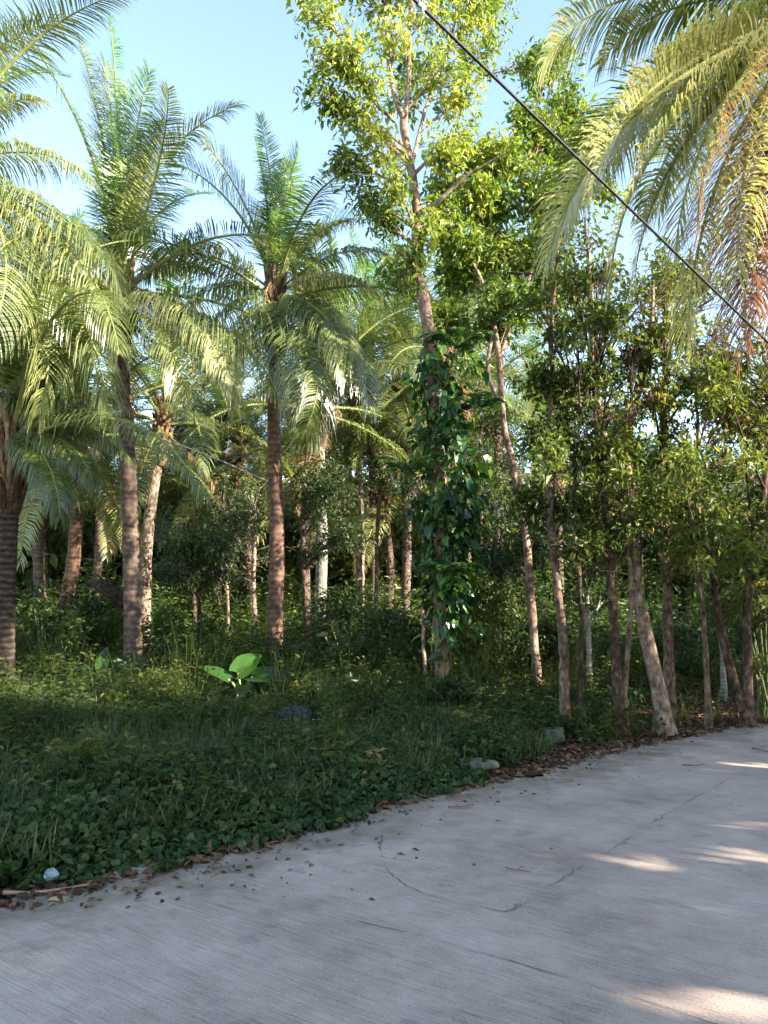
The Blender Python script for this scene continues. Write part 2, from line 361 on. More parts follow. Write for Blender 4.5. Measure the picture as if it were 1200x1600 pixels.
def crack(pxs, wid, jit=.01):
    P = smooth_path(np.array([gnd(*p) for p in pxs]), .03)
    P[:, :2] += jit * rs.normal(size=(len(P), 2)); T = unit(np.gradient(P, axis=0)); S = np.stack([-T[:, 1], T[:, 0], 0 * T[:, 0]], -1)
    wv = wid * (np.clip(.1 + .8 * rs.rand(len(P)) + .5 * np.sin(np.arange(len(P)) * .23 + pxs[0][0]), .03, 1.1))[:, None]; P[:, 2] = .004
    n = len(P); V = np.vstack([P - S * wv, P + S * wv]); i = np.arange(n - 1)
    c = MB(); c.add(V, np.stack([i, i + 1, i + 1 + n, i + n], -1)); c.build('crack', M['crack'], ro)
crack([(597, 1303), (594, 1325), (601, 1345), (608, 1364), (640, 1386), (690, 1405), (740, 1415), (790, 1425), (808, 1413)], .005, .006)
crack([(560, 1440), (640, 1459), (760, 1491), (900, 1533), (1030, 1572), (1150, 1612)], .0035, .003)
crack([(800, 1424), (850, 1392), (900, 1360), (960, 1325), (1010, 1292), (1060, 1262), (1110, 1233), (1160, 1206)], .004, .008)
crack([(700, 1262), (800, 1268), (900, 1279), (980, 1287)], .003, .004)

# ------------------------------------------------------------------ windows the sun shines through on its way in
# (pixel x, y, depth or None for the ground, half width px, half height px, share of leaves left out)
WIN = [(950, 1341, None, 66, 7, 1), (1080, 1430, None, 76, 15, .985), (500, 1378, None, 34, 4, .93), (510, 1422, None, 50, 5, .86), (1160, 1197, None, 90, 6, 1),
       (1115, 1335, None, 60, 6, .985), (1180, 1291, None, 45, 8, .99), (1130, 1560, None, 130, 24, .985), (20, 1495, None, 50, 8, .97), (1170, 1330, None, 40, 5, .97),
       (790, 1068, 14.6, 100, 26, .995), (1080, 1105, 12.6, 75, 18, .995), (940, 1092, 13.4, 75, 18, .99), (1175, 1100, 12.6, 55, 16, .98), (55, 1040, 13.5, 50, 26, .95), (540, 1082, 12, 55, 24, .95), (250, 1075, 12.6, 40, 18, .9), (735, 930, 12.6, 30, 50, .9), (1180, 1000, 12.3, 40, 60, .9), (860, 620, 12, 70, 50, .8), (1120, 620, 11.5, 70, 50, .8), (1060, 760, 11.5, 60, 60, .8),
       (388, 1048, 12.2, 26, 32, 1), (150, 1050, 13, 60, 28, .98), (400, 1000, 17.5, 9, 45, .95), (205, 930, 15, 22, 110, .9), (205, 720, 15, 22, 80, .85), (430, 850, 16, 20, 190, .85),
       (238, 820, 22, 14, 80, .9), (92, 850, 20, 20, 70, .85), (665, 1020, 13.5, 10, 50, .95), (1008, 1005, 11.0, 26, 45, .99), (1026, 1095, 11.0, 18, 24, .99),
       (1150, 1060, 11.6, 14, 50, .9), (710, 880, 12.2, 40, 22, .9), (680, 600, 13, 45, 110, .8), (970, 740, 11.3, 25, 50, .9), (600, 880, 40, 40, 60, .7), (820, 760, 13, 16, 60, .8),
       (530, 1080, 12, 40, 20, .8), (310, 1066, 12.5, 55, 28, .93), (460, 1090, 11.5, 20, 15, .7)]
WIN += [(rs.uniform(40, 1180), rs.uniform(760, 1060), rs.uniform(12.5, 24), *([rs.uniform(5, 22)] * 2), .97) for _ in range(80)]
WN = []
for (px, py, D, a_, b_, k_) in WIN:
    f = (lambda x, y: gnd(x, y)) if D is None else (lambda x, y: at(x, y, D))
    pts = np.array([f(px, py), f(px - a_, py), f(px + a_, py), f(px, py - b_), f(px, py + b_)])
    s, t, v = stv(pts); ax = np.stack([t, v], -1)
    A = np.stack([(ax[2] - ax[1]) / 2, (ax[4] - ax[3]) / 2], 1)
    if abs(np.linalg.det(A)) < 1e-4: A = A + np.eye(2) * .04
    WN.append((s[0], ax[0], np.linalg.inv(A), k_, 1.0 if D is None else 1.7))
def sunlit_keep(P, margin=.09, gap=.4):
    """drop leaves that hang in a gap the sun comes through"""
    s, t, v = stv(P); keep = np.ones(len(P), bool)
    for s0, c, Ai, k_, mf in WN:
        dd = np.stack([t - c[0], v - c[1]], -1); dn_ = np.linalg.norm(dd, axis=1); q = (dd * (np.maximum(dn_ - margin * mf, 0) / np.maximum(dn_, 1e-6))[:, None]) @ Ai.T; r = np.hypot(q[:, 0], q[:, 1])
        hit = (r < 1) & (s > s0 + gap) & (rs.rand(len(P)) < k_)
        keep &= ~hit
    return keep

# ------------------------------------------------------------------ palm fronds
def frond_mesh(L=5.0, e0=1.0, bend=1.2, pairs=80, leafL=.85, leafW=.045, droop=.7, twist=.3, fold=.25, mat='frond', name='frond', bend_pow=1.5, tone=0., sparse=0., seg=3):
    n = 40; s = np.linspace(0, 1, n); th = e0 - bend * s ** bend_pow
    ds = L / (n - 1); x = np.concatenate([[0], np.cumsum(np.cos(th[:-1]) * ds)]); z = np.concatenate([[0], np.cumsum(np.sin(th[:-1]) * ds)])
    sway = .25 * rs.normal(); y = sway * s ** 2 * L * .25
    P = np.stack([x, y, z], -1)
    mb = MB(); tube(mb, P, .045 * L / 5 * (1 - s) ** .8 + .004, 6, .5, 1)
    u = np.linspace(.16, .995, pairs); 
    u = np.repeat(u, 2) + rs.normal(size=pairs * 2) * .003; side = np.tile([1., -1.], pairs); u = np.clip(u, .1, .998)
    gp = rs.rand() * 6; k = (np.sin(u * 47 + gp + side) + np.sin(u * 23 + 2 * gp) > -1.72); u = u[k]; side = side[k]
    if sparse: k = rs.rand(len(u)) > sparse; u = u[k]; side = side[k]
    m = len(u)
    Pi = np.stack([np.interp(u, s, P[:, i]) for i in range(3)], -1)
    T = unit(np.stack([np.interp(u, s, np.gradient(P[:, i])) for i in range(3)], -1))
    B = np.tile([0., 1., 0.], (m, 1)); B = unit(B - T * (B * T).sum(1)[:, None]); Nn = np.cross(T, B)
    tw = twist * u
    B2 = B * np.cos(tw)[:, None] + Nn * np.sin(tw)[:, None]; N2 = -B * np.sin(tw)[:, None] + Nn * np.cos(tw)[:, None]
    N2 = np.where(N2[:, 2:3] < 0, -N2, N2)
    al = np.interp(u, [.1, .5, .85, 1], [1.4, 1.22, 1.0, .5])
    D = T * np.cos(al)[:, None] + B2 * (side * np.sin(al))[:, None] + N2 * fold
    D = unit(D + .05 * rs.normal(size=(m, 3)) + .07 * np.sin(u * 31 + side)[:, None] * N2)
    ln = leafL * np.interp(u, [.1, .25, .5, .8, 1], [.45, .95, 1, .72, .35]) * (.85 + .3 * rs.rand(m))
    Wv = unit(np.cross(D, N2)); 
    dr = droop * np.interp(u, [0, .4, 1], [.8, 1, 1]) * (.7 + .6 * rs.rand(m))
    dr = np.where(rs.rand(m) < .07, dr * 2.5 + .4, dr)
    pts = [Pi]; cur = Pi; d = D
    for k in range(seg):
        cur = cur + d * (ln / seg)[:, None]; pts.append(cur)
        d = unit(d + np.array([0, 0, -1.]) * (dr * (.55 + .5 * k) * 3 / seg)[:, None])
    wid = leafW * (.8 + .4 * rs.rand(m)); prof = {2: [.6, 1, .08], 3: [.55, 1.0, .75, .08], 4: [.5, 1, .9, .6, .06]}[seg]
    V = []
    for p, f in zip(pts, prof): V += [p - Wv * (wid * f / 2)[:, None], p + Wv * (wid * f / 2)[:, None]]
    V = np.stack(V, 1); off = (np.arange(m) * V.shape[1])[:, None, None]
    q = np.array([(2 * k, 2 * k + 1, 2 * k + 3, 2 * k + 2) for k in range(seg)])
    r = np.clip(.45 + tone + .16 * rs.normal(size=m), 0, 1); rr = np.repeat(r[:, None], V.shape[1], 1)
    rr[:, -2:] += .12                                # dry leaflet tips
    mb.add(V.reshape(-1, 3), (q[None] + off).reshape(-1, 4), np.clip(rr, 0, 1).ravel(), 0)
    return mb.mesh(name, [M[mat], M['rachis_dry' if ('dry' in mat or 'rust' in mat) else 'rachis']])

def put_frond(me, root, base, az, tilt=0.):
    o = bpy.data.objects.new('frond', me); SC.collection.objects.link(o); o.parent = root
    o.location = tuple(base - np.array(root.location)); o.rotation_euler = (tilt, 0, az)
    return o

def palm_trunk(root, P0, ctrl, rad, mat, step=.05):
    C = np.array([np.append(c, r) for c, r in zip(ctrl, rad)]); S = smooth_path(C, step)
    n = len(S); r = S[:, 3] * (1 + .018 * np.sign(np.sin(np.arange(n) * step * 2 * math.pi * 7 + .6 * np.sin(np.arange(n) * .21))) * rs.rand(n) + .02 * rs.normal(size=n))
    base = np.exp(-np.arange(n) * step / .35); r = r * (1 + .45 * base)
    mb = MB(); tube(mb, S[:, :3], r, 14); mb.build('trunk', M[mat], root, P0, smooth=True)
    return S[-1, :3]

def crown_heart(root, P0, top, r=.2, nuts=6):
    mb = MB(); 
    for k in range(44):                              # torn leaf bases and fibre
        a = k * 2.4; h = -1.15 + .04 * k; d = np.array([math.cos(a), math.sin(a), 0])
        p = [top + d * r * .7 + [0, 0, h - .15], top + d * r * 1.15 + [0, 0, h + .15], top + d * (r * 1.5) + [0, 0, h + .42]]
        tube(mb, smooth_path(np.array(p), .12), np.linspace(.07, .03, len(smooth_path(np.array(p), .12))), 5, rs.rand())
    zc = np.linspace(-1.3, .75, 8); tube(mb, np.array([top + [0, 0, z] for z in zc]), r * np.array([.85, 1, 1.05, 1, .85, .6, .35, .1]), 9, .4)
    mb.build('leaf_base', M['fibre'], root, P0)
    for k in range(nuts):
        a = rs.rand() * 6.28; c = top + np.array([math.cos(a) * (r + .14), math.sin(a) * (r + .14), -.25 - .25 * rs.rand()])
        z = np.linspace(-1, 1, 8); nb = MB()
        tube(nb, np.array([c + [0, 0, q * .14] for q in z]), .105 * np.sqrt(np.clip(1 - z ** 2, .002, 1)) * (1 - .15 * z), 9, rs.rand()); nb.build('coconut', M['coconut'], root, P0, smooth=True)
    for k in range(3):                               # flower stalks
        a = rs.rand() * 6.28; d = np.array([math.cos(a), math.sin(a), 0]); fb = MB()
        p = smooth_path(np.array([top + [0, 0, .1], top + d * .35 + [0, 0, .25], top + d * .7 + [0, 0, -.1]]), .1); tube(fb, p, .018, 5, .6)
        for j in range(14):
            q = p[len(p) // 2 + j % (len(p) // 2)]; e2 = q + randdir(1)[0] * .15 + [0, 0, -.22]; tube(fb, np.array([q, (q + e2) / 2 + [0, 0, .04], e2]), [.008, .007, .004], 4, .6)
        fb.build('flower_stalk', M['rachis_dry'], root, P0)

# shared fronds: young upright, arching, level, hanging, dead (a few of each)
KIT = {}
def kit(pairs, leafW, tag, seg=3):
    k = {}; 
    k['up'] = [frond_mesh(4.6, R(86 - 3 * i), R(14 + 10 * i), pairs, .62, leafW, .18, .2, .35, 'frond_young', tone=.1, seg=seg) for i in range(3)]
    k['high'] = [frond_mesh(5.0, R(72 - 4 * i), R(52 + 9 * i), pairs, .85, leafW, .35, .5 - .4 * i, .3, 'frond' if i else 'frond_young', seg=seg) for i in range(3)]
    k['mid'] = [frond_mesh(5.2, R(50 - 6 * i), R(74 + 8 * i), pairs, .92, leafW, .6, .5 - .5 * i, .25, 'frond', seg=seg) for i in range(3)]
    k['low'] = [frond_mesh(5.0, R(24 - 10 * i), R(72 + 4 * i), pairs, .92, leafW, .9, .3 - .3 * i, .15, 'frond', tone=.06, seg=seg) for i in range(3)]
    k['hang'] = [frond_mesh(4.4, R(-12 - 12 * i), R(62), pairs, .8, leafW, 1.2, .2, .1, 'frond' if i == 0 else 'frond_yellow', tone=-.05, seg=seg) for i in range(2)]
    k['dead'] = [frond_mesh(3.4, R(-35), R(50), int(pairs * .7), .7, leafW, 1.6, .2, .0, 'frond_dry', sparse=.25, seg=seg)]
    return k
KIT['near'] = kit(125, .024, 'near', 3); KIT['far'] = kit(80, .034, 'far', 2)

def palm(label, group, P0, ctrl, rad, mat='palm_bark', n=24, scale=1.0, kitname='far', nuts=5, spin=0., dead=2, skip_up=False, name='coconut_palm'):
    root = empty(name, P0, label, 'palm tree', group)
    top = palm_trunk(root, P0, ctrl, rad, mat, .05 if kitname == 'near' else .12)
    crown_heart(root, P0, top, rad[-1] * 1.35, nuts if kitname == 'near' else 0)
    K = KIT[kitname]
    for i in range(n):
        q = i / n; sp = ['up', 'high', 'mid', 'low', 'hang'][min(4, int(q * 4.7))]
        me = K[sp][i % len(K[sp])]
        o = put_frond(me, root, top + np.array([0, 0, .35 - .5 * q]), spin + i * 2.39996 + .15 * rs.normal(), .12 * rs.normal())
        f = scale * (.75 + .25 * min(1, q * 4 + .2)) * (.93 + .14 * rs.rand()); o.scale = (f, f, f)
    for i in range(dead):
        o = put_frond(K['dead'][0], root, top + np.array([0, 0, -.3]), spin + 1 + i * 2.2 + rs.rand(), 0); o.scale = (scale * .9,) * 3
    return root, top

def chord(b):
    q = np.linspace(0, 1, 200); th = -b * q ** 1.5; return np.cos(th).mean(), np.sin(th).mean()
def aimed(root, base, specs, pairs=132, leafL=1.28, leafW=.023, seg=4):
    """fronds grown from the crown towards a far end given by its direction and distance"""
    for (px, py, D, bd, mt, dr, tw, tone) in specs:
        v = at(px, py, D) - base; h = math.hypot(v[0], v[1]); cx, cz = chord(R(bd)); L = np.linalg.norm(v) / math.hypot(cx, cz)
        e0 = math.atan2(v[2], h) - math.atan2(cz, cx); upness = np.clip((math.degrees(e0) - 60) / 30, 0, 1)
        put_frond(frond_mesh(L, e0, R(bd), int(pairs * (1 + .3 * upness)), (leafL - .3 * upness) * min(1, L / 4.2), leafW, dr * (1.45 - .45 * upness), tw, .18, mt, tone=tone, seg=seg), root, base, math.atan2(v[1], v[0]))
# --- the named palms of the photograph
A0 = at(208, 1090, 15); A0[2] = hz(A0[0], A0[1])
rA, tA = palm('coconut palm with tall pale trunk and bright upright fronds, left one of the tall pair', 'coconut palms at the edge of the grove', A0,
     [A0, at(207, 950, 15), at(200, 720, 15), at(190, 560, 15), at(188, 470, 15)], [.19, .165, .15, .13, .12], 'palm_bark', 9, .9, 'near', 7, .35, 3)
B0 = at(428, 1075, 16); B0[2] = hz(B0[0], B0[1])
rB, tB = palm('coconut palm with reddish brown trunk directly behind the big-leaved taro plant', 'coconut palms at the edge of the grove', B0,
     [B0, at(430, 950, 16), at(433, 850, 16), at(428, 680, 16), at(428, 560, 16), at(430, 470, 16)], [.18, .165, .16, .14, .12, .12], 'palm_bark_red', 9, .88, 'near', 6, 1.9, 3)
C0 = at(8, 1075, 13.5); C0[2] = hz(C0[0], C0[1])
rC, tC = palm('short coconut palm with dark thick trunk at the left border, crown low among the leaves', 'coconut palms at the edge of the grove', C0,
     [C0, at(8, 950, 13.5), at(14, 800, 13.5), at(18, 690, 13.5)], [.17, .16, .16, .16], 'palm_bark_dark', 12, .95, 'near', 4, .9, 2)
D0 = at(-120, 1100, 12.5); D0[2] = hz(D0[0], D0[1])
rD, tD = palm('tall coconut palm beyond the left border whose frond tips droop into the upper left corner', 'coconut palms at the edge of the grove', D0,
     [D0, at(-115, 700, 12.5), at(-95, 275, 12.5)], [.17, .15, .13], 'palm_bark', 12, .95, 'near', 4, .2, 1)
Y_, G_, N_y, O_ = 'frond_yellow', 'frond', 'frond_young', 'frond_dry'
aimed(rA, tA + np.array([0, 0, .15]), [(62, 92, 15, 28, N_y, .25, .2, .1), (120, 58, 15.3, 12, G_, .2, .1, .1), (176, 42, 15, 6, N_y, .15, 0, .0), (218, 100, 14.8, 12, N_y, .15, .3, .2), (160, 95, 15.6, 10, G_, .2, .3, .1), (378, 178, 14.8, 74, G_, .35, .3, .35),
      (255, 195, 15.6, 46, G_, .4, .4, .1), (432, 640, 14.2, 62, G_, .75, .2, .15), (345, 600, 13.8, 72, Y_, .9, .4, .1), (505, 590, 15.2, 60, G_, .8, -.2, .1), (92, 345, 15.8, 66, N_y, .7, .2, .3), (55, 560, 14, 72, G_, .9, .2, .1),
      (262, 625, 14.0, 84, Y_, 1.0, .3, -.1), (128, 610, 13.8, 84, G_, 1.0, .2, 0), (335, 420, 15.6, 74, G_, .7, .3, .1), (300, 520, 14.6, 70, G_, .9, -.3, .2), (80, 450, 14.6, 70, G_, .8, .3, .15),])
aimed(rB, tB + np.array([0, 0, .15]), [(322, 232, 16, 26, G_, .3, .3, .3), (398, 214, 16, 8, N_y, .15, .1, .1), (466, 232, 16, 12, N_y, .2, -.1, .2), (430, 250, 16.4, 6, N_y, .15, .1, .1), (548, 345, 15.8, 62, G_, .4, .3, .3), (602, 400, 15.5, 66, G_, .6, .3, .1),
      (592, 468, 15.8, 84, Y_, .8, .4, .3), (222, 425, 15.4, 88, Y_, .8, .45, .1), (578, 640, 15, 62, G_, .75, .2, .15), (540, 600, 14.6, 70, G_, .8, .2, .1), (498, 700, 15, 84, G_, .9, .2, 0), (330, 560, 15, 84, G_, .9, .2, .1),
      (372, 640, 15.2, 84, Y_, 1.0, .2, .0), (452, 690, 14.8, 90, G_, 1.0, .2, .0), (290, 480, 16.2, 72, G_, .8, -.2, .2), (560, 540, 16.6, 72, G_, .8, .2, .2)])
aimed(rD, tD + np.array([0, 0, .1]), [(104, 28, 12.5, 78, G_, .4, .3, .3), (150, 300, 12.5, 78, G_, .7, .3, .15), (188, 460, 12.2, 54, G_, .8, .2, .1), (186, 560, 12, 56, G_, .85, .3, .15), (120, 640, 11.8, 60, G_, .9, .2, .1), (60, 150, 12.2, 84, G_, .5, .3, .3),
      (40, 560, 11.5, 66, G_, .9, .2, .2), (150, 520, 12.6, 60, Y_, .8, .2, .1), (60, 650, 12.4, 66, Y_, .9, .3, -.1)])
aimed(rC, tC + np.array([0, 0, .15]), [(98, 425, 13.6, 34, G_, .4, .3, .1), (168, 500, 13.2, 56, G_, .7, .3, .0), (35, 380, 13.6, 20, G_, .3, .1, .1), (195, 640, 13, 72, G_, .9, .2, -.1), (145, 765, 12.8, 76, G_, 1.0, .2, -.1), (75, 810, 12.6, 84, G_, 1.1, .2, -.1),
      (-60, 480, 13.4, 50, G_, .5, .2, .1), (110, 560, 12.6, 70, G_, .9, .2, 0), (200, 720, 13.8, 76, G_, 1.0, .2, -.1)])

# --- the palm across the road whose fronds hang into the upper right corner
R0 = np.array([8.3, 5.9, -.03]); RT = at(1290, 20, 8.5)
rR = empty('coconut_palm', R0, 'coconut palm with yellow and rust-brown fronds hanging into the upper right corner', 'palm tree', 'coconut palms beside the road')
palm_trunk(rR, R0, [R0, (7.9, 6.4, 2), (6.7, 7.5, 5.6), RT], [.19, .17, .15, .14], 'palm_bark')
crown_heart(rR, R0, RT, .2, 7)
aimed(rR, RT, [(868, 402, 8.3, 56, Y_, .30, .5, .1), (880, 375, 8.6, 60, Y_, .35, .35, .0), (960, 475, 8.1, 58, Y_, .45, .4, .2), (915, 330, 8.4, 60, Y_, .35, .4, .2), (1000, 430, 8.6, 48, Y_, .4, .3, .1), (1062, 395, 7.9, 40, O_, .35, .4, .35), (1040, 330, 8.6, 50, Y_, .45, -.2, .15),
      (1088, 545, 8.0, 40, Y_, .5, .2, .35), (1120, 565, 7.9, 22, 'frond_rust', .3, .2, .1), (1175, 540, 7.8, 30, O_, .5, .3, .3), (1225, 570, 7.9, 20, 'frond_rust', .4, .2, .3), (1150, 510, 7.7, 24, 'frond_rust', .35, .3, .15), (850, 120, 8.6, 84, G_, .45, .35, .3), (940, 100, 8.9, 84, G_, .45, .35, .3),
      (1020, 180, 8.3, 76, Y_, .4, .4, .1), (1110, 360, 7.7, 56, Y_, .5, .3, .1), (1165, 430, 7.5, 46, Y_, .5, .2, .2)], 118, 1.1, .024, 4)
for i, (az, e0, bd, L, mt) in enumerate([(95, 30, 84, 5, G_), (50, 20, 84, 5, G_), (-70, 30, 84, 5, G_), (130, 15, 84, 5, G_), (100, 75, 30, 4.6, N_y), (220, 80, 30, 4.6, N_y), (-30, 70, 40, 4.8, N_y)]):
    put_frond(frond_mesh(L, R(e0), R(bd), 130, 1.0, .03, .7, .2, .2, mt), rR, RT, R(az))

# --- palms deeper in the grove
FAR = [ # crown px,py, depth, base px shift, trunk radius, bark, label
    (700, 560, 24, -12, .17, 'palm_bark', 'coconut palm with shaggy hanging fronds right behind the vine-clad tall tree'),
    (600, 778, 30, 0, .15, 'palm_bark', 'low dark-crowned coconut palm standing before a sunlit gap in the middle of the grove'),
    (348, 655, 31, -4, .15, 'palm_bark', 'distant coconut palm with pale blue-green fronds left of the reddish palm trunk'),
    (372, 712, 26, 30, .14, 'palm_bark_red', 'coconut palm with an orange leaf heart low to the left of the reddish palm trunk'),
    (497, 640, 22, 0, .16, 'bark_grey', 'coconut palm with mottled grey trunk just right of the reddish palm trunk'),
    (118, 690, 20, -42, .17, 'palm_bark_red', 'leaning coconut palm with rusty dead fronds between the left palms'),
    (158, 738, 25, -22, .15, 'palm_bark', 'thin leaning coconut palm seen just left of the tall pale palm trunk'),
    (255, 660, 22, -28, .17, 'bark_pale', 'leaning coconut palm with bright sunlit trunk just right of the tall pale palm'),
    (545, 690, 34, 0, .15, 'palm_bark', 'far coconut palm between the mottled trunk and the sunlit gap'),
    (768, 765, 32, 0, .15, 'palm_bark', 'far coconut palm with light green fronds right of the vine-clad tree'),
    (872, 745, 30, 6, .15, 'palm_bark', 'far coconut palm hidden behind the slim speckled trunk'),
    (430, 770, 36, 0, .15, 'palm_bark', 'farthest coconut palm glimpsed behind the reddish palm trunk'),
    (640, 680, 38, 0, .15, 'palm_bark', 'far coconut palm whose crown shows just left of the vine column'),
    (575, 520, 30, 10, .15, 'palm_bark', 'high far coconut palm with bluish fronds against the sky left of the tall tree'),
    (775, 530, 29, 4, .15, 'palm_bark', 'high far coconut palm with fronds in the sky gap right of the tall tree'),
    (835, 650, 36, 0, .15, 'palm_bark', 'far coconut palm below the sky gap behind the pinkish leaning tree'),
    (945, 800, 36, 0, .15, 'palm_bark', 'far coconut palm dark behind the roadside trees, beside their leftmost trunks'),
    (60, 620, 24, 10, .16, 'palm_bark', 'coconut palm behind the short dark palm at the left border'),
    (290, 775, 33, 0, .15, 'palm_bark', 'far low coconut palm between the two tall palm trunks'),
    (1075, 840, 36, 0, .15, 'palm_bark', 'far coconut palm behind the roadside trees near the pale slender trunks'),
    (60, 800, 34, -6, .14, 'palm_bark', 'far slender coconut palm with grey trunk beside the leaning rusty palm'),
    (20, 740, 30, 4, .14, 'palm_bark', 'far coconut palm with thin trunk just behind the short dark palm'),
    (190, 790, 36, 0, .14, 'palm_bark', 'farthest coconut palm glimpsed behind the tall pale trunk'),
    (330, 740, 34, 0, .14, 'bark_pale', 'far coconut palm with pale trunk midway between the two tall palms'),
    (520, 760, 40, 0, .14, 'palm_bark', 'farthest coconut palm right of the mottled grey trunk'),
    (555, 620, 27, 6, .15, 'bark_pale', 'coconut palm with pale trunk and sunlit crown left of the vine-clad tree'),
    (625, 620, 26, 4, .15, 'palm_bark', 'coconut palm whose crown hangs just left of the vine-clad tree top'),
    (665, 790, 34, 0, .14, 'palm_bark', 'far coconut palm directly behind the thickest part of the vine'),
    (735, 640, 27, 4, .15, 'palm_bark', 'coconut palm whose crown hangs between the vine and the pinkish tree'),
    (800, 820, 38, 0, .14, 'palm_bark', 'farthest coconut palm behind the foot of the pinkish leaning tree'),
    (400, 800, 38, 0, .14, 'palm_bark', 'farthest low coconut palm left of the reddish trunk foot'),
    (475, 760, 29, 4, .15, 'palm_bark', 'coconut palm with dark trunk just left of the mottled grey trunk')]
for i, (px, py, D, sh, r, bk, lab) in enumerate(FAR):
    top = at(px, py, D); b = at(px + sh, 1010, D); b[2] = hz(b[0], b[1]) - .05; mid = (b + top) / 2 + [.15 * rs.normal(), 0, 0]
    palm(lab, 'coconut palms deeper in the grove', b, [b, mid, top], [r * 1.1, r, r * .85], bk, 20 if D < 28 else 17, .95 + .1 * rs.rand(), 'far', 0, rs.rand() * 6, 2 if D < 28 else 1)

# ------------------------------------------------------------------ broadleaf trees
class Tree:
    def __init__(s, label, group, P0, bark, leafmat, name='broadleaf_tree'):
        s.P0 = np.array(P0); s.root = empty(name, s.P0, label, 'tree', group); s.wood = MB(); s.stem = MB(); s.lf = []; s.bark = bark; s.lm = leafmat; s.axis = None
    def trunk(s, pts, rad, flare=.5, ns=12):
        C = np.array([np.append(c, r) for c, r in zip(pts, rad)]); S = smooth_path(C, .16)
        n = len(S); S[1:-1, :2] += .004 * rs.normal(size=(n - 2, 2)); S[:, 0] += .02 * np.sin(np.arange(n) * .35 + rs.rand() * 6)
        l = np.concatenate([[0], np.cumsum(np.linalg.norm(np.diff(S[:, :3], axis=0), axis=1))])
        r = S[:, 3] * (1 + flare * np.exp(-l / .22)) * (1 + .035 * np.sin(l * 2.7 + rs.rand() * 6) + .03 * np.sin(l * 6.1 + rs.rand() * 6) + .012 * rs.normal(size=n))
        tube(s.stem, S[:, :3], r, ns, .35 + .3 * rs.rand())
        s.axis = S if s.axis is None else np.vstack([s.axis, S]); return S
    def limb(s, a, b, r0, r1=.006, sag=.1, ns=6, wob=.05):
        a, b = np.array(a), np.array(b); L = np.linalg.norm(b - a); n = max(4, int(L / .25)); t = np.linspace(0, 1, n)[:, None]
        P = a * (1 - t) + b * t; P[:, 2] += (np.sin(t[:, 0] * math.pi)) * sag * L; P[1:-1] += wob * L * .3 * rs.normal(size=(n - 2, 3)) * .3
        tube(s.wood, P, np.linspace(r0, r1, n), ns, .5); return P
    def blob(s, c, rad, twigs=30, per=16, L=.15, Wd=.06, tone=.5, low=.35, spread=.25, maxd=None):
        """one leafy mass on its own limb from the trunk"""
        c = np.array(c); rad = np.array(rad)
        ax = s.axis; w_ = np.linalg.norm(ax[:, :2] - c[:2], axis=1) * .6 + np.abs(ax[:, 2] - (c[2] - .6 * rad[2] - .35 * np.linalg.norm(ax[:, :2] - c[:2], axis=1)))
        k = int(np.argmin(w_)); a = ax[k, :3]; r0 = min(ax[k, 3] * .5, .05)
        P = s.limb(a, c, max(r0, .016), .008, .06)
        q = randdir(twigs) * (.45 + .6 * rs.rand(twigs, 1) ** .6) * rad; E = c + q
        st = P[rs.randint(int(len(P) * .45), len(P), twigs)]
        for i in range(0, twigs): tube(s.wood, np.array([st[i], (st[i] + E[i]) / 2 + [0, 0, .05], E[i]]), [.007, .005, .003], 4, .5)
        u = rs.rand(twigs, per) ** .6; B = st[:, None] * (1 - u[..., None]) + E[:, None] * u[..., None]
        B[..., 2] += .1 * np.sin(u * math.pi)
        Dd = unit(E - st)[:, None] * .5 + rs.normal(size=(twigs, per, 3)) * .75; Dd[..., 2] -= low
        B = B + rs.normal(size=B.shape) * spread * .35
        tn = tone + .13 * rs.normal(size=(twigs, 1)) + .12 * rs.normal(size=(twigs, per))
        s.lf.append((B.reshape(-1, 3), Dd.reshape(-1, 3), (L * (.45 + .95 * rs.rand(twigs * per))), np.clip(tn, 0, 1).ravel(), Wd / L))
    def finish(s, filt=True, tmpl=LEAF5, margin=.09):
        s.stem.build('trunk', M[s.bark], s.root, s.P0, smooth=True)
        mb = MB()
        for P, D, L, t, wr in s.lf:
            if filt: k = sunlit_keep(P, margin); P, D, L, t = P[k], D[k], L[k], t[k]
            leaves(mb, P, D, L, L * wr, t, tmpl)
        mb.V += s.wood.V; 
        for f in s.wood.F: mb.F.append(f + mb.n)
        mb.A += s.wood.A; mb.M += [np.full(len(f), 1, np.int32) for f in s.wood.F]; mb.n += s.wood.n
        mb.build('crown', [M[s.lm], M[s.bark]], s.root, s.P0)
def pblob(T, px, py, Y, rx, ry, **k):
    c = at(px, py, Y); m = Y / F * 1.05
    T.blob(c, (rx * m, (rx + ry) / 2 * m, ry * m), **k)

# --- the tall pale-barked tree in the middle
Yc = 13.0
b = at(690, 1120, Yc); b[2] = hz(b[0], b[1]) - .05
T = Tree('tallest tree, pale bark and yellow-green crown, its lower trunk wrapped in climbing vine', None, b, 'bark_pink', 'tall_leaf')
T.trunk([b, at(690, 950, Yc), at(688, 800, Yc), at(684, 690, Yc), at(672, 550, Yc), at(655, 420, Yc), at(651, 330, Yc)], [.15, .13, .12, .11, .105, .095, .085])
T.trunk([at(651, 335, Yc), at(641, 260, Yc), at(632, 190, Yc)], [.085, .08, .075], 0)
T.trunk([at(632, 190, Yc), at(618, 150, Yc), at(608, 90, Yc + .2), at(600, 10, Yc + .4), at(592, -80, Yc + .6)], [.055, .05, .04, .035, .02], 0)
T.trunk([at(632, 190, Yc), at(636, 140, Yc), at(640, 60, Yc), at(650, -60, Yc - .2)], [.05, .045, .035, .02], 0)
T.trunk([at(641, 260, Yc), at(660, 190, Yc + .5), at(690, 100, Yc + .8), at(720, 0, Yc + 1)], [.04, .035, .03, .02], 0)
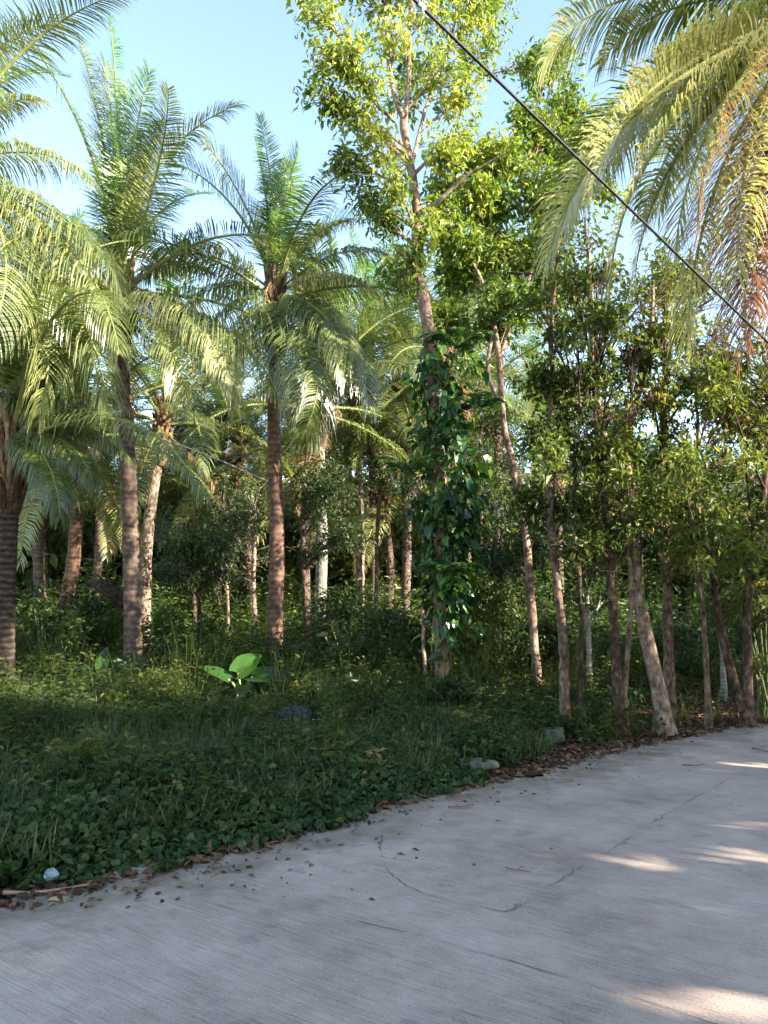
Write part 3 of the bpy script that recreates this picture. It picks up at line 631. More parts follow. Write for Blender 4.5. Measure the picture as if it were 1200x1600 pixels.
T.trunk([at(651, 335, Yc), at(680, 318, Yc - .3), at(720, 280, Yc - .5), at(790, 240, Yc - .8)], [.05, .04, .03, .015], 0)
T.trunk([at(618, 190, Yc), at(580, 150, Yc - .4), at(540, 80, Yc - .8), at(510, 20, Yc - 1)], [.035, .03, .025, .015], 0)
for (px, py, dY, rx, ry, tone) in [(490, 15, -1, 42, 50, .62), (545, 70, -.9, 50, 50, .66), (515, 95, -.8, 42, 42, .6), (575, 130, -.6, 45, 45, .6), (560, 195, -.4, 48, 38, .6),
        (500, 150, -.6, 34, 26, .4), (530, 172, -.3, 30, 22, .38), (620, 50, -.3, 55, 55, .66), (600, 0, .3, 60, 50, .6), (590, 235, -.3, 42, 42, .7), (530, 255, -.1, 32, 24, .38),
        (560, 310, .2, 40, 38, .25), (590, 345, 0, 32, 32, .3), (615, 290, -.6, 26, 46, .6), (670, 30, 0, 55, 50, .6), (730, 40, .4, 62, 52, .7), (765, 85, .8, 46, 50, .55), (700, 110, -.3, 50, 48, .65),
        (725, 160, .3, 50, 42, .68), (715, 215, -.3, 52, 34, .68), (690, 250, -.4, 30, 30, .55), (625, 150, .8, 55, 50, .3), (660, 100, .8, 50, 45, .35), (845, 100, .9, 32, 36, .2), (780, 20, 1, 45, 35, .5),
        (640, 400, -.4, 34, 40, .55), (620, 440, 0, 42, 44, .4), (665, 360, -.5, 24, 40, .6), (700, 330, .4, 36, 32, .4)]:
    pblob(T, px, py, Yc + dY, rx, ry, twigs=21, per=17, L=.135, Wd=.052, tone=tone + .18, low=.6)
for (px, py) in [(560, -60), (680, -70), (620, -130), (740, -40), (500, -50), (650, -190)]:
    pblob(T, px, py, Yc, 70, 60, twigs=34, per=18, L=.17, Wd=.075, tone=.6)
T.finish(tmpl=LEAF7)

# --- climbing vine on the lower trunk
vine = empty('climbing_vine', b, 'large-leaved climbing vine covering the lower trunk of the tallest tree', 'vine')
vm = MB(); sm_ = MB()
axis_ = smooth_path(np.array([at(690, 1100, Yc), at(690, 950, Yc), at(688, 800, Yc), at(684, 690, Yc), at(672, 550, Yc)]), .1)
for k in range(7):
    a0 = k * .9; n = len(axis_); aa = a0 + np.linspace(0, 5, n) * (1 if k % 2 else -1); rr_ = .17
    tube(sm_, axis_ + np.stack([np.cos(aa) * rr_, np.sin(aa) * rr_, 0 * aa], -1), .012, 5, .5)
n = 3400; k = (rs.rand(n) * (len(axis_) - 1)).astype(int); zz = axis_[k, 2]
dens = np.interp(zz, [0, 1.2, 2.0, 3, 4.6, 5.6, 6.5, 7.4], [.06, .12, .7, 1, .9, .5, .55, .35]); sel = rs.rand(n) < dens; k = k[sel]; n = len(k)
a = rs.rand(n) * 6.28; d = np.stack([np.cos(a), np.sin(a), 0 * a], -1); out = .15 + rs.rand(n) ** 1.5 * np.interp(axis_[k, 2], [0, 2, 3.4, 5, 7], [.15, .28, .52, .42, .55])
P = axis_[k] + d * out[:, None] * [1.15, 1, 1] + [.14, 0, 0] + rs.normal(size=(n, 3)) * .06
Lf = .08 + .19 * rs.rand(n) ** 2; D = d * .7 + rs.normal(size=(n, 3)) * .35 + np.array([0, 0, -.75])
kk = sunlit_keep(P, .02); leaves(vm, P[kk], D[kk], Lf[kk], Lf[kk] * .72, np.clip(.45 + .25 * rs.normal(size=kk.sum()) + .15 * np.sin(k[kk] * .7), 0, 1), HEART, N=d[kk] + np.array([0, 0, .4]) + .3 * rs.normal(size=(kk.sum(), 3)))
sm_.build('stem', M['stem'], vine, b); vm.build('foliage', M['vine_leaf'], vine, b)
# split leaves and ferns lodged in the vine
for (px, py, nn) in [(715, 545, 16), (640, 740, 10), (700, 900, 12), (748, 640, 12)]:
    c = at(px, py, Yc - .35); fr = MB()
    for j in range(nn):
        az = rs.rand() * 6.28; L = .5 + .4 * rs.rand(); s_ = np.linspace(0, 1, 10); th = .9 - 1.9 * s_ ** 1.3
        xx = np.cumsum(np.cos(th)) * L / 10; z_ = np.cumsum(np.sin(th)) * L / 10; Pp = c + np.stack([xx * math.cos(az), xx * math.sin(az), z_], -1)
        tube(fr, Pp, .006, 4, .5); u = np.tile(np.linspace(.1, .98, 18), 2); sd_ = np.repeat([1, -1], 18)
        Pi = np.stack([np.interp(u, s_, Pp[:, i]) for i in range(3)], -1); side = np.array([-math.sin(az), math.cos(az), 0])
        DD = side[None] * sd_[:, None] + np.array([math.cos(az) * .5, math.sin(az) * .5, -.2]); leaves(fr, Pi, DD, .16 * np.sin(u * 2.6 + .4), .035, .5 + .2 * rs.rand(), LEAF5)
    prop(fr.build('epiphyte_fern', M['vine_leaf'], None, c), {715: 'fern tuft lodged highest on the vine-clad trunk', 640: 'fern tuft sticking out left of the vine-clad trunk', 700: 'lowest fern tuft on the vine-clad trunk', 748: 'fern tuft on the right side of the vine-clad trunk, halfway up'}[px], 'fern', 'ferns on the vine-clad trunk')

# --- roadside and grove trees
def tree(label, base, Y, path, radii, bark, blobs, lm='tree_leaf', group='trees along the roadside', extra=(), L=.115, Wd=.046, tw=30, per=20, flare=.5, tmpl=LEAF5):
    if Y is None: Y = gnd(*base)[1]
    b = at(base[0], base[1], Y); b[2] = hz(b[0], b[1]) - .04
    T = Tree(label, group, b, bark, lm)
    T.trunk([b] + [at(p[0], p[1], Y + (p[2] if len(p) > 2 else 0)) for p in path], np.array(radii) * .7, .9)
    for pth, rr in extra: T.trunk([at(p[0], p[1], Y + (p[2] if len(p) > 2 else 0)) for p in pth], rr, 0)
    ax = T.axis[(T.axis[:, 2] > 2.0) & (T.axis[:, 2] < 7)]
    for _ in range(16 if len(ax) else 0):            # crooked side twigs, some with a sprig of leaves
        a_ = ax[rs.randint(len(ax)), :3]; q_ = randdir(1)[0] * [1, 1, .7] + [0, 0, .25]; e_ = a_ + q_ * rs.uniform(.3, 1.1); T.limb(a_, e_, .011, .003, .1, 4, .25)
        if rs.rand() < .7: n_ = 26; T.lf.append((e_ + rs.normal(size=(n_, 3)) * .13, rs.normal(size=(n_, 3)) + [0, 0, -.5], L * (.7 + .6 * rs.rand(n_)), np.clip(.4 + .2 * rs.normal(size=n_), 0, 1), Wd / L))
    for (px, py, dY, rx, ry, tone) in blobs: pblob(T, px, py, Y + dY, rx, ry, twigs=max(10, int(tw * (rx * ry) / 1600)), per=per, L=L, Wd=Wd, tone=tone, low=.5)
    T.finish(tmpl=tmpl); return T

def rect(x0, y0, x1, y1, n, r, tone, dy=1.0):
    return [(x0 + rs.rand() * (x1 - x0), y0 + rs.rand() * (y1 - y0), dy * rs.normal() * .8, r * (.75 + .6 * rs.rand()), r * (.6 + .5 * rs.rand()), tone + .08 * rs.normal()) for _ in range(n)]

tree('pinkish leaning tree with a wide airy crown, just right of the vine-clad trunk', (838, 1085), 14.0,
     [(832, 950), (822, 850), (800, 720), (785, 640), (778, 560), (765, 470), (735, 400), (712, 340), (708, 250)], [.12, .11, .10, .09, .085, .075, .065, .05, .04, .02], 'bark_pink',
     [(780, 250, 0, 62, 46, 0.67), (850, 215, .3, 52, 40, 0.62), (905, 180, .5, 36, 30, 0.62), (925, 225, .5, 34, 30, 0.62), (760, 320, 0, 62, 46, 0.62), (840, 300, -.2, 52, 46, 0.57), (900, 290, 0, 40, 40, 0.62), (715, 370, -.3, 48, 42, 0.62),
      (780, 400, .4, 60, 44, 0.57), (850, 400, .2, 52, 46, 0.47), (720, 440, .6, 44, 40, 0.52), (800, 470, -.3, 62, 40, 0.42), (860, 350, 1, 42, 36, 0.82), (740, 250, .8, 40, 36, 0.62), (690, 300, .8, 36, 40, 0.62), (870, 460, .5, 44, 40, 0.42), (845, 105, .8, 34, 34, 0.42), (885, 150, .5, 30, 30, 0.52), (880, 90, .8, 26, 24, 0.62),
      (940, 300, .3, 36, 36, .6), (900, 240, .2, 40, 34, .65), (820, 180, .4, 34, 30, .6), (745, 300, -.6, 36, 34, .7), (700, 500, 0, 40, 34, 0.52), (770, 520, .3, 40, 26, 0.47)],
     'tall_leaf', 'broadleaf trees of the grove', [([(785, 640), (760, 580), (770, 520)], [.05, .04, .03]), ([(735, 400), (780, 330), (830, 260)], [.04, .03, .018]), ([(778, 560), (830, 430), (870, 330)], [.04, .03, .018])], .14, .058, 42, 19, tmpl=LEAF7)

tree('slim speckled tree leaning slightly left, first of the roadside row from the left', (885, 1150), None,
     [(880, 1050), (872, 930), (862, 800), (857, 700), (862, 560), (868, 440), (872, 360)], [.10, .095, .08, .07, .065, .05, .035, .02], 'bark_mid',
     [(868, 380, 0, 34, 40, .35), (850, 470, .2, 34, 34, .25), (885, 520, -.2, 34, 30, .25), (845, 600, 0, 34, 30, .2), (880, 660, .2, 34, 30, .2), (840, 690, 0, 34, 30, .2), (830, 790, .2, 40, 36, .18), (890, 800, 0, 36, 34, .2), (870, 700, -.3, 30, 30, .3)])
tree('thin dark pole-like tree just right of the slim speckled tree', (908, 1150), None,
     [(907, 1050), (904, 900), (900, 760), (905, 650)], [.05, .045, .04, .035, .02], 'bark_dark', rect(840, 420, 960, 860, 16, 26, .45))
tree('dark reddish trunk, left one of a close pair in the roadside row', (970, 1148), None,
     [(966, 1050), (955, 920), (945, 800), (938, 720), (930, 620)], [.105, .10, .085, .07, .055, .03], 'bark_dark', rect(880, 430, 1000, 860, 24, 27, .48))
tree('narrow trunk, right one of a close pair in the roadside row, curving right', (979, 1146), None,
     [(978, 1080), (982, 980), (984, 900), (975, 800), (985, 690)], [.06, .055, .05, .045, .04, .02], 'bark_mid', rect(940, 520, 1020, 860, 12, 26, .45))
tree('thickest roadside tree, its sunlit trunk leaning left and forking high up', (1036, 1144), None,
     [(1028, 1080), (1010, 990), (996, 900), (988, 830), (975, 760), (950, 712), (932, 600), (924, 500), (918, 400), (915, 340)], [.165, .15, .13, .12, .105, .09, .075, .065, .05, .035, .02], 'bark_pale',
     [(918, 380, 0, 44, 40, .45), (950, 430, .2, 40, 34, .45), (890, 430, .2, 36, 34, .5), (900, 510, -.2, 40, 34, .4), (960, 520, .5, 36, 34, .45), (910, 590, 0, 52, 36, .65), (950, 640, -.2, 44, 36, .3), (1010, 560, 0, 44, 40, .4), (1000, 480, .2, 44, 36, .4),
      (1030, 620, .1, 40, 40, .35), (900, 700, .2, 44, 38, .25), (960, 760, .6, 44, 38, .2)], 'tree_leaf', 'trees along the roadside',
     [([(984, 790), (980, 690), (998, 600), (1015, 520), (1020, 440)], [.08, .07, .06, .04, .02])], tw=30)
tree('straight brown tree sharing its foot with the thickest leaning one', (1050, 1137), 11.7,
     [(1046, 1060), (1040, 920), (1034, 790), (1036, 640), (1042, 500), (1045, 420)], [.13, .12, .10, .085, .07, .05, .03], 'bark_mid',
     rect(980, 400, 1120, 620, 26, 30, .58) + rect(1000, 620, 1100, 880, 14, 27, .45))  # upper leaf masses paler: sunlight put into their tone
tree('thin upright tree standing alone right of the thickest pair', (1108, 1138), None,
     [(1103, 1060), (1096, 940), (1094, 820), (1090, 700), (1085, 600)], [.065, .06, .05, .045, .04, .02], 'bark_mid', rect(1050, 500, 1150, 880, 20, 28, .5))
tree('forked roadside tree whose sunlit left stem leans over to the left', (1168, 1133), None,
     [(1166, 1060), (1166, 960), (1180, 860), (1192, 780), (1200, 690), (1212, 600)], [.12, .105, .09, .08, .07, .055, .03], 'bark_dark',
     rect(1100, 520, 1240, 700, 22, 32, .6) + rect(1115, 700, 1230, 900, 14, 28, .5) + [(1190, 600, 0, 44, 36, .6), (1140, 640, 0, 40, 34, .5)], 'tree_leaf', 'trees along the roadside',  # higher masses toned lighter than the lower, as if sunlit
     [([(1162, 1110), (1148, 1060), (1132, 1005), (1118, 950), (1110, 880)], [.08, .07, .06, .05, .03])])
tree('dark leafy roadside tree partly cut off by the right border', (1222, 1108), 13.4,
     [(1218, 1040), (1212, 930), (1225, 800), (1230, 700)], [.10, .09, .08, .07, .04], 'bark_dark', rect(1150, 600, 1260, 960, 20, 30, .55))
for (lab, bx, by, Y, pth, rr, bk, bl) in [
    ('pale grey slender tree behind the pole-like roadside trunks', 925, 1080, 14.5, [(918, 980), (912, 900), (905, 800), (910, 700)], [.08, .07, .06, .05, .03], 'bark_grey', rect(880, 640, 960, 960, 10, 28, .35)),
    ('pale grey slender tree between the thin upright tree and the forked one', 1130, 1085, 14.5, [(1126, 1000), (1118, 900), (1110, 780), (1105, 700)], [.075, .07, .06, .05, .03], 'bark_grey', rect(1060, 640, 1160, 960, 12, 28, .4)),
    ('thin pale sunlit stem directly left of the vine-clad trunk', 666, 1095, 13.6, [(664, 1030), (662, 960), (660, 850), (655, 760)], [.05, .045, .045, .04, .02], 'bark_pale', rect(620, 740, 680, 830, 4, 28, .3)),
    ('short pale sunlit trunk behind the taro plant leaf', 402, 1055, 18, [(400, 1000), (398, 930), (397, 850), (398, 780)], [.09, .08, .075, .06, .03], 'bark_pale', rect(340, 760, 430, 880, 8, 30, .3)),
    ('thin pale stem deep in shade between the two tall palm trunks', 356, 1030, 20, [(355, 960), (355, 900), (352, 800)], [.07, .06, .055, .03], 'bark_pale', rect(290, 780, 380, 880, 8, 34, .2)),
    ('dark trunk standing close on the left of the mottled grey palm trunk', 480, 1075, 17, [(479, 980), (476, 880), (474, 780), (480, 700)], [.12, .11, .10, .08, .04], 'bark_dark', rect(440, 740, 560, 860, 12, 36, .25)),
    ('slim tree with dark bark behind the thickest roadside pair', 1022, 1100, 14.5, [(1010, 1000), (1000, 900), (1005, 800), (1015, 700)], [.07, .065, .055, .045, .02], 'bark_dark', rect(960, 700, 1060, 860, 12, 34, .25)),
    ('leafy tree far behind, filling the gap between the mottled grey palm and the vine-clad tree', 585, 1030, 25, [(588, 900), (592, 760), (590, 640)], [.11, .10, .08, .05], 'bark_dark', rect(545, 600, 650, 760, 16, 34, .45)),
    ('leafy tree far behind, just left of the mottled grey palm', 500, 1030, 27, [(505, 900), (500, 760), (498, 620)], [.11, .10, .08, .05], 'bark_dark', rect(440, 580, 560, 740, 16, 34, .4)),
    ('leafy tree far behind, between the vine-clad and the pinkish leaning tree', 760, 1030, 24, [(755, 900), (750, 760), (752, 660)], [.11, .10, .08, .05], 'bark_dark', rect(710, 640, 830, 800, 16, 34, .35)),
    ('leafy tree far behind, between the two tall palm trunks', 300, 1030, 26, [(305, 900), (310, 760), (312, 650)], [.11, .10, .08, .05], 'bark_dark', rect(230, 620, 400, 790, 20, 36, .4)),
    ('leafy tree far behind the short dark palm', 70, 1030, 27, [(72, 900), (70, 760), (75, 650)], [.11, .10, .08, .05], 'bark_dark', rect(0, 640, 170, 800, 20, 36, .4)),
    ('thin tree at the far right behind the forked roadside tree', 1190, 1085, 15, [(1186, 1000), (1180, 900), (1170, 800)], [.06, .055, .05, .03], 'bark_mid', rect(1110, 740, 1220, 900, 12, 38, .3)),
    ('dark young tree under the far palms, left of the slim speckled trunk', 790, 1075, 16, [(788, 980), (780, 880), (785, 800)], [.06, .055, .05, .03], 'bark_dark', rect(730, 790, 850, 900, 10, 36, .2)),
    ('dark leafy tree between the taro plant and the left palms', 310, 1065, 17, [(312, 980), (306, 900), (310, 840)], [.07, .06, .05, .03], 'bark_dark', rect(250, 800, 360, 900, 10, 34, .2))]:
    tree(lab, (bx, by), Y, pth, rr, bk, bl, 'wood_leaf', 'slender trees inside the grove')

# ------------------------------------------------------------------ shrubs of the understorey
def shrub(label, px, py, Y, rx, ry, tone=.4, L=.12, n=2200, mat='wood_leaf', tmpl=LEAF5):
    c = at(px, py, Y); b = c.copy(); b[2] = hz(b[0], b[1]); m = Y / F; R_ = np.array([rx * m, rx * m * .8, max(ry * m, .3)])
    root = empty('shrub', b, label, 'shrub', 'shrubs under the trees'); st = MB(); lf = MB()
    ns = 24; E = c + randdir(ns) * R_ * .85
    for e_ in E: tube(st, smooth_path(np.array([b + [.1 * rs.normal(), .1 * rs.normal(), -.03], (b + e_) / 2 + [0, 0, .1], e_]), .3), .012, 4, .5)
    cl = rs.randint(0, ns, n); P = E[cl] + rs.normal(size=(n, 3)) * R_ * .22; P[:, 2] = np.maximum(P[:, 2], b[2] + .05)
    D = unit(P - c) * .6 + rs.normal(size=(n, 3)) * .6 + [0, 0, -.25]
    kk = sunlit_keep(P); t = np.clip(tone + .12 * rs.normal(size=n) + (.15 * rs.normal(size=ns))[cl], 0, 1)
    leaves(lf, P[kk], D[kk], L * (.7 + .6 * rs.rand(kk.sum())), L * .45, t[kk], tmpl)
    st.build('stem', M['stem'], root, b); lf.build('foliage', M[mat], root, b)
for a_ in [('broad deep green shrub filling the space right of the vine-clad trunk', 800, 985, 16.6, 85, 70, .35),
           ('bushy green shrub at the foot of the vine-clad trunk, on its right', 740, 960, 13.8, 50, 60, .5),
           ('low round shrub just left of the thin pale sunlit stem', 610, 1010, 14.5, 55, 50, .3),
           ('dark shrub in front of the mottled grey palm trunk', 545, 975, 16, 50, 55, .25),
           ('shrub between the taro plant and the tall pale palm trunk', 285, 1000, 14.5, 50, 50, .4),
           ('shrub right of the short dark palm at the left border', 75, 985, 14.8, 50, 60, .35),
           ('shrub left of the tall pale palm trunk with sunlit tips', 150, 960, 16, 45, 50, .35),
           ('low shrub in front of the tall pale palm trunk', 235, 1085, 12.6, 45, 26, .35),
           ('shrub behind the reddish palm trunk, on its right', 470, 1010, 17.5, 50, 45, .3),
           ('leafy shrub low on the right border with bright leaves', 1195, 1020, 12.4, 30, 60, .7),
           ('shrub behind the pole-like trunks of the roadside row', 930, 1030, 16.5, 60, 45, .35),
           ('shrub behind the straight brown roadside tree', 1075, 1030, 16.5, 60, 45, .35),
           ('green shrub just left of the slim speckled roadside tree', 850, 1020, 16.2, 40, 40, .35),
           ('low shrub with long leaves right of the grey boulder', 580, 1085, 11.6, 55, 30, .45),
           ('low shrub in front of the vine-clad trunk', 690, 1095, 11.4, 50, 35, .35)]:
    shrub(*a_)

# ------------------------------------------------------------------ taro plants
def big_leaf(mb, base, dirv, nrm, L, W, rnd):
    """one blade with a midrib fold and curled rim"""
    dirv = unit(np.array(dirv, float)); S = unit(np.cross(dirv, nrm)); Nn = np.cross(S, dirv); nu, nv = 14, 9; V = []
    for i in range(nu):
        u = i / (nu - 1); wv = W * (math.sin(math.pi * min(1, (u * .9 + .12)) ** .8) ** .75) * (1 if u > .02 else .8)
        for j in range(nv):
            v = (j / (nv - 1) - .5) * 2
            back = -.18 * L * abs(v) ** 1.5 * max(0, 1 - u * 3.5)
            V.append(np.array(base) + dirv * (u * L + back) + S * v * wv / 2 + Nn * (.18 * W * abs(v) ** 1.3 - .20 * L * u * u + .012 * math.sin(v * 9 + u * 12) * L))
    ii, jj = np.meshgrid(np.arange(nv - 1), np.arange(nu - 1)); q = jj * nv + ii
    mb.add(np.array(V), np.stack([q, q + 1, q + 1 + nv, q + nv], -1).reshape(-1, 4), rnd)
def taro(label, px, py, Y, specs):
    b = at(px, py, Y); b[2] = hz(b[0], b[1]); root = empty('taro_plant', b, label, 'plant', 'taro plants')
    for (lx, ly, dY, d, nr, L, W, rnd) in specs:
        tip = at(lx, ly, Y + dY); st = MB(); tube(st, smooth_path(np.array([b + [.03 * rs.normal(), .03 * rs.normal(), 0], b * .5 + tip * .5 + [(tip[0] - b[0]) * -.1, 0, .1], tip]), .1), .018, 7, .5)
        st.build('stem', M['stem_pale'], root, b, smooth=True)
        lf = MB(); big_leaf(lf, tip, d, nr, L, W, rnd); lf.build('leaf', M['taro_leaf'], root, b, smooth=True)
taro('big-leaved taro plant with one glowing upright leaf at the back of the verge', 376, 1120, 12.2,
     [(372, 1052, 0, (.70, .1, .62), (-.5, -.85, .2), .44, .40, .95), (357, 1062, 0, (-.85, -.1, .50), (.2, -.6, .8), .5, .22, .5), (394, 1058, .1, (.96, -.15, .06), (0, -.65, .75), .62, .34, .1), (380, 1072, -.2, (.2, -.8, -.2), (0, -.3, .9), .35, .25, .3)])  # last value is leaf tone: sunlit blade set palest, shaded ones darker
taro('smaller shaded taro plant just left of the tall pale palm trunk', 165, 1080, 12.6,
     [(163, 1030, 0, (-.1, -.2, -.9), (-.2, -.9, .2), .30, .24, .6), (150, 1050, 0, (-.9, -.1, .1), (0, -.6, .8), .45, .25, .0), (175, 1046, 0, (.9, .1, .2), (0, -.6, .8), .4, .25, .2), (160, 1032, .1, (.2, .2, .8), (0, -.9, .2), .25, .14, .0)])  # shade put into the leaf tones, with one paler lit leaf

# ------------------------------------------------------------------ ground vegetation (nobody could count it)
def scatter(n, d0_, d1_, power=1.0, xlim=(-16, 16), ymax=30, ymin=1.5, front=True):
    """points on the planted side, d0..d1 from the road edge, inside what the picture can show"""
    out = []
    while sum(len(o) for o in out) < n:
        P = np.stack([rs.uniform(xlim[0], xlim[1], 60000), rs.uniform(ymin, ymax, 60000)], -1)
        d, al = edist(P); k = (d > d0_) & (d < d1_)
        if front: k &= np.abs(P[:, 0]) < P[:, 1] * .60 + 1.2
        k &= rs.rand(len(P)) < (6.0 / np.maximum(P[:, 1], 3.0)) ** power
        P, d = P[k], d[k]; out.append(np.column_stack([P, d]))
    return np.vstack(out)[:n]
CLEAR = [(*at(376, 1110, 12.2)[:2], .42, 1.5), (*at(462, 1130, 10.6)[:2], .36, 1.5), (*gnd(750, 1198)[:2], .30, .5), (*gnd(864, 1158)[:2], .26, .7), (*gnd(838, 1165)[:2], .15, .3), (*gnd(608, 1262)[:2], .15, .2), (*gnd(79, 1376)[:2], .07, .12)]
def clear(S):
    k = np.ones(len(S), bool)
    for x, y, r, fr in CLEAR:
        h_ = np.array([x, y]); to = -h_ / np.linalg.norm(h_); d = S[:, :2] - h_; u_ = d @ to; v_ = np.abs(d @ np.array([-to[1], to[0]]))
        k &= ~((v_ < r) & (u_ > -r * .6) & (u_ < fr) & (rs.rand(len(S)) < .93))
    return S[k]
def patch(P, f=1.0, ph=0.):
    return .5 + .5 * np.sin(P[:, 0] * 1.7 * f + 2 * np.sin(P[:, 1] * 1.1 * f + ph)) * np.cos(P[:, 1] * 1.9 * f + ph + 1.5 * np.sin(P[:, 0] * .9 * f))

# creeping heart-leaved cover next to the road
S = scatter(52000, -.22, 2.6, 1.3); d = S[:, 2]; al = patch(S, 1.2)
S = clear(S); d = S[:, 2]
edge_cut = d > -.20 * patch(S, 3.1) + .09 * np.sin(S[:, 0] * 5) + .10 * np.sin(S[:, 0] * 11 + 1) * patch(S, 2) + .30 * (np.abs(S[:, 0] + 1.85) < .45) + .06 * rs.normal(size=len(d)) + np.interp(S[:, 0], [-3, .6, 1.6, 3, 6], [-.02, .08, .5, 1.5, 3]); S = S[edge_cut]; d = S[:, 2]
n = len(S); top = np.clip(.06 + .26 * np.clip(d / .9, 0, 1), 0, .32) * (.7 + .5 * patch(S, 2))
z = np.where(d < .02, .006, hz(S[:, 0], S[:, 1])) + top * (.25 + .75 * rs.rand(n) ** .5)
mb = MB(); P = np.column_stack([S[:, :2], z]); D = rs.normal(size=(n, 3)); D[:, 2] = -.25 + .2 * rs.normal(size=n); D[:, 1] -= .35
Lf = (.035 + .045 * rs.rand(n)); leaves(mb, P, D, Lf, Lf * .8, np.clip(.42 + .35 * (patch(S, 2.2, 2.) - .5) + .22 * rs.normal(size=n), 0, 1), HEART, N=np.array([0, -.25, 1]) + .65 * rs.normal(size=(n, 3)))
prop(mb.build('ground_cover', M['creeper_leaf']), 'low creeping broad leaves along the edge of the road', 'ground cover', kind='stuff')

# taller weeds: stems with leaves in whorls
def weeds(S, h, per, L, W, mat, label, name, cat, tone=.45, tmpl=LEAF5, stems=True):
    n = len(S); z0 = hz(S[:, 0], S[:, 1]); mb = MB(); lean = rs.normal(size=(n, 2)) * .22
    u = (np.arange(per)[None] + rs.rand(n, per)) / per; u = .2 + .8 * u
    P = np.stack([S[:, :1] + lean[:, :1] * h[:, None] * u, S[:, 1:2] + lean[:, 1:] * h[:, None] * u, z0[:, None] + h[:, None] * u], -1)
    a = np.arange(per)[None] * 2.4 + rs.rand(n, 1) * 6.28 + .4 * rs.normal(size=(n, per))
    D = np.stack([np.cos(a), np.sin(a), .35 * rs.normal(size=a.shape) + .1], -1); P = P + D * (.02 + .10 * (1 - u[..., None]) * h[:, None, None])
    tn = tone + .42 * (patch(S, 1.1, 4.) - .5)[:, None] + .16 * rs.normal(size=(n, 1)) + .1 * rs.normal(size=(n, per)) + .15 * (u - .6)
    P = P.reshape(-1, 3); D = D.reshape(-1, 3); kk = sunlit_keep(P); sc = (L * (.6 + .8 * rs.rand(n * per)) * np.repeat(.8 + .4 * rs.rand(n), per))[kk]
    leaves(mb, P[kk], D[kk], sc, sc * W / L, np.clip(tn, 0, 1).ravel()[kk], tmpl, N=np.array([0, -.2, 1]) + .4 * rs.normal(size=(kk.sum(), 3)))
    if stems:
        k = .006; x, y = S[:, 0], S[:, 1]; tx = x + lean[:, 0] * h; ty = y + lean[:, 1] * h
        V = np.stack([np.stack([x - k, y, z0], -1), np.stack([x + k, y, z0], -1), np.stack([tx + k * .5, ty, z0 + h], -1), np.stack([tx - k * .5, ty, z0 + h], -1)], 1)
        V2 = np.stack([np.stack([x, y - k, z0], -1), np.stack([x, y + k, z0], -1), np.stack([tx, ty + k * .5, z0 + h], -1), np.stack([tx, ty - k * .5, z0 + h], -1)], 1)
        for W_ in (V, V2): mb.add(W_.reshape(-1, 3), np.arange(n * 4).reshape(-1, 4), .7)
    prop(mb.build(name, M[mat]), label, cat, kind='stuff')
S = clear(scatter(6800, .55, 8.5, 1.0, ymax=17))
open_ = np.interp(S[:, 0], [-20, .6, 1.6, 3, 4, 20], [1, 1, .8, .35, .12, .1]) * np.where((S[:, 0] > 2) & (S[:, 2] < 2.2), .25, 1); S = S[rs.rand(len(S)) < open_]
h = (.15 + .46 * np.clip((S[:, 2] - .6) / 3.5, 0, 1) + .35 * np.clip((S[:, 1] - 10.5) / 4, 0, 1)) * (.28 + 1.1 * patch(S, .8, 1.) * (.6 + .6 * patch(S, 2.1, 5.))) * (.7 + .6 * rs.rand(len(S))) + .05
weeds(S, h, 18, .085, .042, 'weed_leaf', 'knee-high leafy weeds covering the verge', 'weeds', 'weeds')
# rough grass tufts
def grass(S, hgt, label, name):
    n = len(S); z0 = hz(S[:, 0], S[:, 1]); a = rs.rand(n) * 6.28; ln = hgt * (.6 + .7 * rs.rand(n)); ben = .2 + .5 * rs.rand(n); V = []
    wv = .0035 + .003 * rs.rand(n); ca, sa = np.cos(a), np.sin(a)
    for u, f in ((0, 1), (.4, .9), (.75, .6), (1, .1)):
        r = ben * ln * u * u; zz = ln * (u - .35 * ben * u * u); c = np.stack([S[:, 0] + ca * r, S[:, 1] + sa * r, z0 + zz], -1); o = np.stack([-sa, ca, 0 * a], -1) * (wv * f)[:, None]
        V += [c - o, c + o]
    V = np.stack(V, 1); q = np.array([(0, 1, 3, 2), (2, 3, 5, 4), (4, 5, 7, 6)]); mb = MB()
    mb.add(V.reshape(-1, 3), (q[None] + (np.arange(n) * 8)[:, None, None]).reshape(-1, 4), np.repeat(np.clip(.5 + .2 * rs.normal(size=n), 0, 1), 8))
    prop(mb.build(name, M['grass_blade']), label, 'grass', kind='stuff')
S = clear(scatter(4200, .4, 8, .8, ymax=17)); S = S[(patch(S, .6, 2.) > .25)]; S = np.repeat(S, 14, 0); S[:, :2] += rs.normal(size=(len(S), 2)) * .07; S = S[edist(S)[0] > .25]
S = S[(S[:, 0] < 1.9) | (rs.rand(len(S)) < .06)]
grass(S, .26 + .28 * np.clip(S[:, 2] / 4, 0, 1), 'rough grass tufts among the roadside weeds', 'grass')
# sunny low growth under the roadside trees
S = scatter(3600, .9, 6.5, .3, xlim=(.8, 12), ymax=21, ymin=9); S = S[S[:, 2] > np.interp(S[:, 0], [1, 2.5, 4], [1.0, 1.6, 2.4]) + .6 * patch(S, 1)]
weeds(S, .12 + .28 * rs.rand(len(S)), 14, .08, .045, 'weed_leaf', 'low green seedlings under the roadside trees', 'seedlings', 'seedlings', .6)
